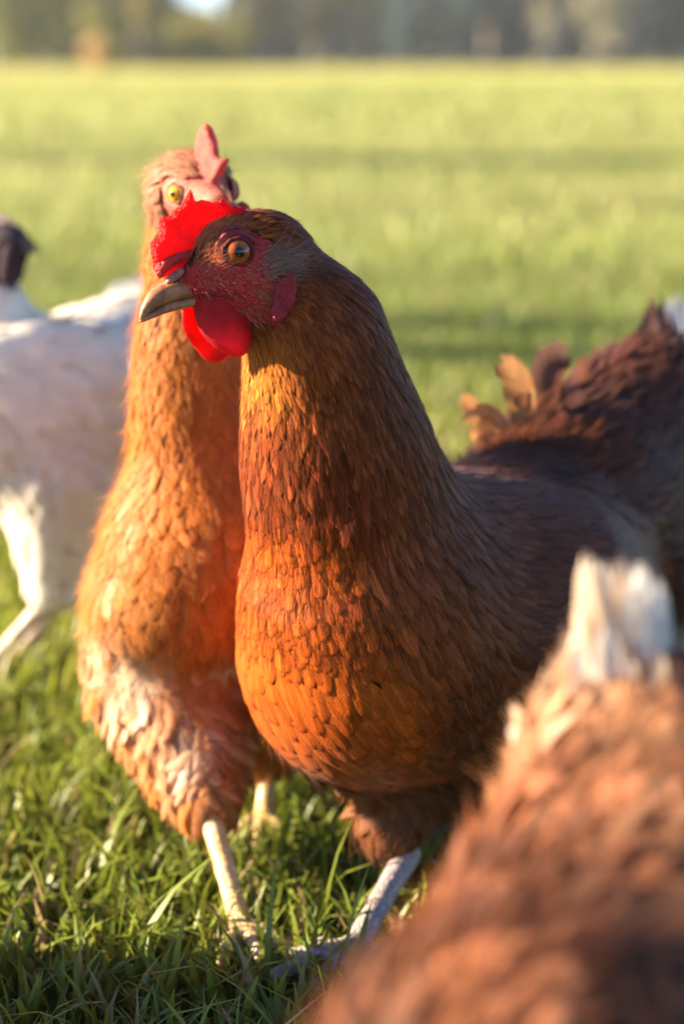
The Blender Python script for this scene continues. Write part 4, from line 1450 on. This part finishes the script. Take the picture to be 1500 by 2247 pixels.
    fleshy('comb', pl, HC, fh, up, side, .006, .0016, m_c2, E, crinkle=.0006, edge=.003, bend=lambda v: .003 * np.sin(v[:, 1] * 150))
    for o in (.010, -.010):
        cc = loc(P(492, 520, 1.10))
        a = np.linspace(0, 6.28, 16, endpoint=False)
        pl = cc + np.stack([np.cos(a) * .013, np.sin(a) * .019], 1)
        fleshy('wattle', pl, HC + side * o, fh, up, side, .005, .002, m_c2, E, edge=.003)
    for nm, dz, s_ in (('upper_beak', 0, 1.0), ('lower_beak', -.0045, .8)):
        a = P(478, 447, 1.10) + up * dz
        t = np.linspace(0, 1, 9)[:, None]
        cen = a + fh * .026 * s_ * t - up * .010 * t ** 2
        r_ = (np.linspace(1, .08, 9) ** .8)
        v, f = loft(cen, .0075 * r_ * s_, .0058 * r_ * s_, side, up, 14)
        mk(nm, v, f, m_beak, E)
    for sg in (1, -1):
        q = MP(392, 425, .0205)
        if sg < 0: q = q - 2 * side * .0205
        od = unit(side * sg + fh * .30)
        for _ in range(4):
            q = q - (b(q[None])[0] + .0022) * od
        if sg > 0: q = MP(391, 425, (q - HC) @ side)
        eye(E, q, od, .0056, fh, .0042, .0017, (0.75, 0.34, 0.01), (0.85, 0.46, 0.02), m_skin, (0.58, 0.24, 0.16))
    hk, an = P(462, 1790, 1.075), G(528, 2030, .012)
    leg(E, hk, an, (.35, -.93), m_leg_yel, r=.0060, h=.002)
    hk, an = P(590, 1640, 1.205), G(580, 1795, .012)
    leg(E, hk, an, (-.1, -1), m_leg_yel, r=.0060, h=.002)
    specs = []
    tr = P(460, 1010, 1.38)
    for i in range(7):
        tp = tr + np.array([(i - 3) * .02, .06, .09 - abs(i - 3) * .008])
        specs.append((tr, (tr + tp) / 2, tp, (0, -1, .3), .026, (0.3, .12, .05), (.6, .5, .4)))
    quill('tail', E, m_fs, specs)
    return E


# ================================================================= 3. THE WHITE HEN
def white_hen():
    E = empty('hen', (-.22, 1.52, 0), 'white hen with a face painted dark for its shade at the left edge, looking back to the right', 'hen', 'hens on the lawn')
    up = np.array([0, 0, 1.0])
    b = SDF()
    HC = P(18, 535, 1.50)
    fh = unit([.93, -.36, -.05]); side = unit([-.36, -.93, 0])
    b.ell(P(12, 526, 1.50), (.019, .015, .0145), (fh, up), k=.01, flow=-fh, tag='head')
    b.cone(P(15, 532, 1.50), P(56, 533, 1.49), .0125, .006, k=.008, flow=-fh, tag='head')
    n0, n1, n2, n3 = P(-12, 560, 1.505), P(-45, 660, 1.51), P(-40, 780, 1.51), P(20, 900, 1.52)
    b.cone(n0, n1, .0175, .026, k=.012, tag='neck')
    b.cone(n1, n2, .026, .040, k=.02, tag='neck')
    b.cone(n2, n3, .040, .060, k=.03, tag='neck')
    ax = unit([.95, .30, 0])
    b.ell(P(170, 905, 1.55), (.135, .075, .078), (ax, up), k=.03, flow=unit(ax - .25 * up), tag='body')
    b.ell(P(30, 940, 1.51), (.062, .058, .062), (ax, up), k=.03, flow=unit([.3, 0, -.8]), tag='breast')
    b.cone(P(250, 800, 1.58), P(400, 650, 1.64), .050, .022, k=.03, flow=unit(ax + .5 * up), tag='saddle')
    b.ell(P(250, 1110, 1.60), (.09, .055, .060), (ax, up), k=.03, flow=unit([.2, 0, -1]), tag='thigh')
    b.cone(P(130, 1060, 1.49), P(116, 1285, 1.485), .046, .021, k=.02, flow=unit([-.05, -.05, -1]), tag='thigh')
    b.cone(P(235, 1080, 1.58), P(165, 1260, 1.56), .042, .016, k=.02, flow=unit([-.1, -.05, -1]), tag='thigh')
    b.ell(P(170, 850, 1.475), (.095, .050, .018), (unit(ax - .1 * up), up), k=.02, flow=unit(ax - .15 * up), tag='wing')
    def mask(p):
        return ~((np.linalg.norm(p - HC, axis=1) < .032) & ((p - HC) @ fh > -.012))
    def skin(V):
        return ((np.linalg.norm(V - HC, axis=1) < .034) & ((V - HC) @ fh > -.014)), np.array([0.060, 0.042, 0.048])  # dark skin colour paints in the shade on the face
    def rules(p, g):
        n = len(p); tag = b.tags(p)
        isn = (tag == 'neck') | (tag == 'head')
        part = np.where(isn, 'neck_hackle', 'breast_plumage').astype(object); prof = np.where(isn, 'hackle', 'scale').astype(object)
        L = np.where(isn, .022, .032); W = np.where(isn, .008, .017)
        m = (tag == 'thigh'); part[m] = 'thigh_plumage'; prof[m] = 'scale'; L[m] = .028; W[m] = .016
        m = tag == 'saddle'; part[m] = 'tail_coverts'; prof[m] = 'hackle'; L[m] = .036; W[m] = .014
        m = tag == 'wing'; part[m] = 'wing'; prof[m] = 'scale'; L[m] = .04; W[m] = .019
        c = np.tile(np.array([0.90, 0.82, 0.69]), (n, 1))
        pj = proj(p)
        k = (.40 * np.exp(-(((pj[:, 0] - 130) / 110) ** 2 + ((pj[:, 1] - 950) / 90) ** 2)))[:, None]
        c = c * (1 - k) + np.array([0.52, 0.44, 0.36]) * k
        c = c * rng.uniform(.92, 1.04, (n, 1))
        return dict(part=part, prof=prof, L=L, W=W, space=W * .55, col=c, tip=c, lift0=rep(.0004, n), lift1=.0022 * rng.uniform(.5, 1.6, n), curl=rep(0, n),
                    yaw=rng.normal(0, .2, n), k=6, nu=3, cup=.3)
    mats = {k: m_fw for k in ('neck_hackle', 'breast_plumage', 'back_plumage', 'thigh_plumage', 'wing', 'tail_coverts')}
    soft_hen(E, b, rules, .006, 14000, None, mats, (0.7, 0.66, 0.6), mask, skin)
    m_dk = flesh_mat('shade_dark_flesh', (0.035, 0.026, 0.03), (0.05, 0.03, 0.03), 0.04, bump=.2, rough=.8)
    m_pk = flesh_mat('dusky_comb_flesh', (0.50, 0.36, 0.36), (0.6, 0.35, 0.32), 0.3)
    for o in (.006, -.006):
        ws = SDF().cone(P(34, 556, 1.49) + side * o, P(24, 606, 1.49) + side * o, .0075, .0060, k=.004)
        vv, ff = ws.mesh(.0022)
        mk('wattle', vv, ff, m_under, E, col=np.tile([0.045, 0.032, 0.038], (len(vv), 1)))  # wattles coloured as dark as the painted face shade
    cbp = np.array([(-.018, .012), (.020, .006), (.022, .018), (.012, .017), (.009, .027), (.001, .021), (-.004, .032), (-.010, .024), (-.020, .028)])
    fleshy('comb', cbp * .62 + np.array([-.004, .006]), HC, fh, up, side, .005, .002, m_pk, E, edge=.003)
    m_db = horn_mat('dark_beak_horn', (0.07, 0.055, 0.05), (0.15, 0.12, 0.10))
    for nm, dz in (('upper_beak', 0.001), ('lower_beak', -.004)):
        a = P(54, 532, 1.49) + up * dz
        t = np.linspace(0, 1, 7)[:, None]
        r_ = np.linspace(1, .08, 7)
        v, f = loft(a + fh * .013 * t - up * .004 * t * t, .005 * r_, .004 * r_, side, up, 10)
        mk(nm, v, f, m_db, E)
    for sg in (1, -1):
        q = HC + side * .016 * sg + up * .002
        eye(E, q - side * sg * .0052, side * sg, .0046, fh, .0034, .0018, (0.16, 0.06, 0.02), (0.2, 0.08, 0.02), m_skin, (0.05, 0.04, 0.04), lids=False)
    leg(E, P(112, 1310, 1.485), G(-35, 1475, .012), (-.95, -.1), m_leg_pink, r=.0066, h=.0025)
    leg(E, P(165, 1255, 1.54), G(45, 1440, .012), (-.95, -.1), m_leg_pink, r=.0066, h=.0025)
    specs = []
    tr = P(350, 700, 1.62)
    for i in range(9):
        tp = P(330 + i * 26, 590 - (i > 2) * 40 + i * 8, 1.66 + .008 * i)
        specs.append((tr, (tr + tp) / 2 + np.array([0, 0, .01]), tp, (-.2, -1, .1), .03, (0.72, .68, .62), (.78, .76, .72)))
    for tx, ty in ((190, 668), (240, 628), (290, 612)):
        specs.append((P(300, 720, 1.6), P(tx + 40, ty + 30, 1.6), P(tx, ty, 1.6), (-.2, -1, .3), .034, (0.72, .68, .62), (.78, .76, .72)))
    quill('tail', E, m_fw, specs)
    return E


# ================================================================= 4. THE NEAR HEN SEEN FROM BEHIND
def near_hen():
    E = empty('hen', (.12, .57, 0), 'ruffled russet hen in the near right corner, white tipped tail raised, out of focus', 'hen', 'hens on the lawn')
    up = np.array([0, 0, 1.0])
    b = SDF()
    tr = P(1370, 1560, 0.6321)
    b.cone(P(1398, 1770, 0.6321), P(1366, 1470, 0.6450), 0.0370, 0.0112, k=.02, flow=unit([.0, .1, 1]), tag='tailroot')
    b.cone(P(1490, 1990, 0.5934), P(1430, 1760, 0.6278), 0.0585, 0.0361, k=.03, flow=unit([.0, .25, 1]), tag='rump')
    b.ell(P(1430, 2290, 0.5590), (.067, .073, .069), None, k=.03, flow=unit([.45, .2, .6]), tag='back')
    b.cone(P(1430, 2290, 0.5590), P(1130, 2560, 0.4902), 0.0636, 0.0499, k=.03, flow=unit([.6, .2, .55]), tag='back')
    n2 = P(1130, 2520, 0.4902) + np.array([-.06, -.02, -.07])
    b.cone(P(1130, 2520, 0.4902), n2, .055, .030, k=.03, flow=unit([.6, .2, .7]), tag='neck')
    hc = n2 + np.array([-.035, -.01, -.02])
    b.cone(n2, hc, .026, .018, k=.02, flow=unit([.6, .2, .7]), tag='neck')
    b.cone(P(1480, 2350, 0.5848), np.array([.15, .61, .12]), 0.0516, 0.0172, k=.03, flow=unit([0, 0, -1]), tag='thigh')
    b.cone(P(1380, 2450, 0.5504), np.array([.10, .56, .12]), 0.0473, 0.0172, k=.03, flow=unit([0, 0, -1]), tag='thigh')
    def rules(p, g):
        n = len(p); tag = b.tags(p)
        part = np.full(n, 'back_plumage', object); prof = np.full(n, 'down', object)
        L = rep(.034, n) * rng.uniform(.7, 1.3, n); W = rep(.015, n) * rng.uniform(.7, 1.3, n)
        m = tag == 'neck'; part[m] = 'neck_hackle'
        m = tag == 'thigh'; part[m] = 'thigh_plumage'
        m = (tag == 'tailroot'); part[m] = 'tail_coverts'; L[m] = .046; W[m] = .009
        c = np.tile(np.array([0.21, 0.068, 0.026]), (n, 1))
        v = fnoise(p[:, 0] * 1.0, p[:, 2] + p[:, 1], 130, 31) * 1.6 + .8 * fnoise(p[:, 0], p[:, 2], 260, 32)
        k = np.clip(v, -.85, 1.2)[:, None]
        c = c * np.clip(1 + .95 * k, .22, 3) + np.clip(k, 0, 1) * np.array([.09, .065, .04])
        pj = proj(p)
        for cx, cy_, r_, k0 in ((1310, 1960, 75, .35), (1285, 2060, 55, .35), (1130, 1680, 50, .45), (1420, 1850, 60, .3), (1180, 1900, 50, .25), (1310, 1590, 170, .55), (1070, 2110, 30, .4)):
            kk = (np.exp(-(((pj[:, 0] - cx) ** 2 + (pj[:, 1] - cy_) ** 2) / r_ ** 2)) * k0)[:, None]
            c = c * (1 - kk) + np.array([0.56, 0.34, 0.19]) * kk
        c[part == 'tail_coverts'] = c[part == 'tail_coverts'] * .4 + np.array([0.50, 0.29, 0.15]) * .6
        tw = np.clip((1760 - pj[:, 1]) / 200, 0, 1) * (part == 'tail_coverts') * np.where((pj[:, 0] < 1300) | (pj[:, 0] > 1360), 1, .65) * (rng.random(n) < .85)
        c = c * (1 - tw[:, None]) + np.array([.76, .71, .64]) * tw[:, None]
        c = c * rng.lognormal(0, .25, (n, 1))
        tip = np.clip(c * 1.2 + .02, 0, .8)
        return dict(part=part, prof=prof, L=L, W=W, space=W * .38, col=c, tip=tip, lift0=rep(.0004, n), lift1=.0035 * rng.uniform(.3, 1.8, n),
                    curl=np.abs(rng.normal(0, .10, n)), yaw=rng.normal(0, .55, n), k=6, nu=3, cup=.2)
    mats = {k: m_fs for k in ('neck_hackle', 'back_plumage', 'thigh_plumage', 'tail_coverts')}
    def fcol(p, g):
        return np.clip(rules(p, g)['col'] * 1.1 + .008, 0, .8)
    soft_hen(E, b, rules, .006, 45000, None, mats, (0.17, 0.055, 0.022),
             fl=('loose_fluff', 24000, lambda p: np.ones(len(p), bool), .030, .006, .0010, .6, .12, fcol, m_hair))
    specs = []
    T0, T1, Wt = (0.54, 0.36, 0.22), (0.66, 0.54, 0.42), (0.76, 0.73, 0.68)
    for i in range(84):
        low = i >= 56
        u_ = rng.uniform(-1, 1)
        tx = 1366 + u_ * (84 if not low else 105)
        ty = (1212 + 55 * u_ * u_ + rng.uniform(0, 110)) if not low else rng.uniform(1360, 1520)
        tY = .638 + .019 * rng.uniform(-1, 1) - (.010 if low else 0)
        mid_or = rng.random() < (.14 if not low else .35)
        c0, c1 = ((T0, T1) if mid_or else (T1 if low else Wt, Wt))
        if i in (0, 1, 2): tx, ty, c0, c1 = 1284 + 9 * i, 1208 + 8 * i, T0, T1
        rx = 1372 + u_ * 48
        root = P(rx, 1700 + (80 if low else 0), .634)
        tp = P(tx, ty, tY)
        md = P((tx + rx) / 2 + u_ * 30, (ty + 1700) / 2 + 20, (tY + .632) / 2 - .004)
        specs.append((root, md, tp, (rng.normal(-.1, .35), -1, .1), rng.uniform(.007, .012), c0, c1))
    quill('tail', E, m_fs, specs, cup=.3)
    # small loose tufts on its left edge
    for sg in (-1, 1):
        eye(E, hc + np.array([-.012, -.012 * sg, .005]), (-.2, -1 * sg, 0), .0062, (-1, 0, 0), .0045, .002, (0.42, 0.10, 0.015), (0.62, 0.20, 0.03), m_skin, (0.33, 0.07, 0.07))
    fd = unit([-.75, -.15, -.6]); sd = unit(np.cross(fd, up)); u2 = np.cross(sd, fd)
    t = np.linspace(0, 1, 7)[:, None]
    v, f = loft(hc + fd * (.012 + .032 * t) , .008 * np.linspace(1, .06, 7), .007 * np.linspace(1, .06, 7), sd, u2, 12)
    mk('beak', v, f, m_beak, E)
    cbp = np.array([(-.018, .012), (.020, .006), (.022, .020), (.012, .018), (.009, .030), (.001, .022), (-.004, .034), (-.010, .024), (-.020, .028)])
    fleshy('comb', cbp, hc, fd, u2, sd, .005, .002, m_comb, E, edge=.003)
    for sg in (-1, 1):
        a = np.linspace(0, 6.28, 14, endpoint=False)
        fleshy('wattle', np.array([.014, -.022]) + np.stack([np.cos(a) * .010, np.sin(a) * .014], 1), hc + sd * sg * .007, fd, u2, sd, .005, .002, m_watt, E, edge=.003)
    leg(E, (.15, .61, .125), (.14, .60, .012), (-.8, -.5), m_leg_yel, h=.0025)
    leg(E, (.10, .56, .125), (.09, .55, .012), (-.8, -.5), m_leg_yel, h=.0025)
    return E


# haze: the pale evening air over the field
def haze():
    m = bpy.data.materials.new('air'); m.use_nodes = True
    nt = m.node_tree; nt.nodes.clear()
    out = nt.nodes.new('ShaderNodeOutputMaterial')
    v = nt.nodes.new('ShaderNodeVolumePrincipled')
    v.inputs['Color'].default_value = (0.93, 0.95, 1.0, 1)
    v.inputs['Density'].default_value = 0.0006
    v.inputs['Anisotropy'].default_value = 0.0
    nt.links.new(v.outputs[0], out.inputs['Volume'])
    x0, x1, y0, y1, z0, z1 = -620, 620, -40, 920, -1, 16
    V = np.array([(x, y, z) for z in (z0, z1) for y in (y0, y1) for x in (x0, x1)])
    F = np.array([(0, 2, 3, 1), (4, 5, 7, 6), (0, 1, 5, 4), (2, 6, 7, 3), (0, 4, 6, 2), (1, 3, 7, 5)])
    mk('haze', V, F, m, smooth=False, props={'kind': 'stuff', 'label': 'pale haze in the evening air over the field', 'category': 'haze'})


haze()
main_hen()
second_hen()
wh = white_hen()
near_hen()


def copy_tree(o, parent=None):
    c = o.copy()
    C.objects.link(c)
    c.parent = parent
    for ch in list(o.children):
        copy_tree(ch, c)
    return c


# unseen white hen copy, added left of frame to shade the lower left grass
w2 = copy_tree(wh)
w2.location = (wh.location[0] - .50, wh.location[1] - .625, 0)
w2['label'] = 'added white hen, unseen just outside the left edge, its shadow on the lower left grass'
print('objects', len(bpy.data.objects), 'faces', sum(len(m.polygons) for m in bpy.data.meshes))

# unseen posts and a tree, added to cast the dark bands across the lawn
m_wood = horn_mat('weathered_wood', (0.20, 0.16, 0.12), (0.32, 0.27, 0.21), scale=12, rough=0.85, bump=0.4, spec=0.15)
for x, y, h_, r_, lb in ((-6.0, 3.44, 2.34, .085, 'nearer added wooden post, unseen outside the left edge, casting a shadow band'), (-6.0, 3.80, 2.30, .080, 'farther added wooden post, unseen outside the left edge, casting a shadow band')):
    c_ = np.array([(x, y, z) for z in (-.05, h_ * .3, h_ * .7, h_ - .03, h_)])
    v, f = loft(c_, np.array([r_, r_, r_ * .97, r_ * .95, r_ * .7]), np.array([r_, r_, r_ * .97, r_ * .95, r_ * .7]), np.array([1.0, 0, 0]), np.array([0, 1.0, 0]), 14)
    v = np.vstack([v, c_[-1:]])
    f = np.vstack([f, [(56 + i, 56 + (i + 1) % 14, len(v) - 1, len(v) - 1) for i in range(14)]])
    mk('added_shadow_post', v, f, m_wood, props={'label': lb, 'category': 'post', 'group': 'added shadow posts left of the lawn'})
tree(750 - 20 * 4369 / 9.8 / 1.02, 9.8, 12.5, 2.0, .15, 8.5, *OLV, 'added tall tree, unseen outside the left edge, whose trunk shadow crosses the lawn', n=2400)
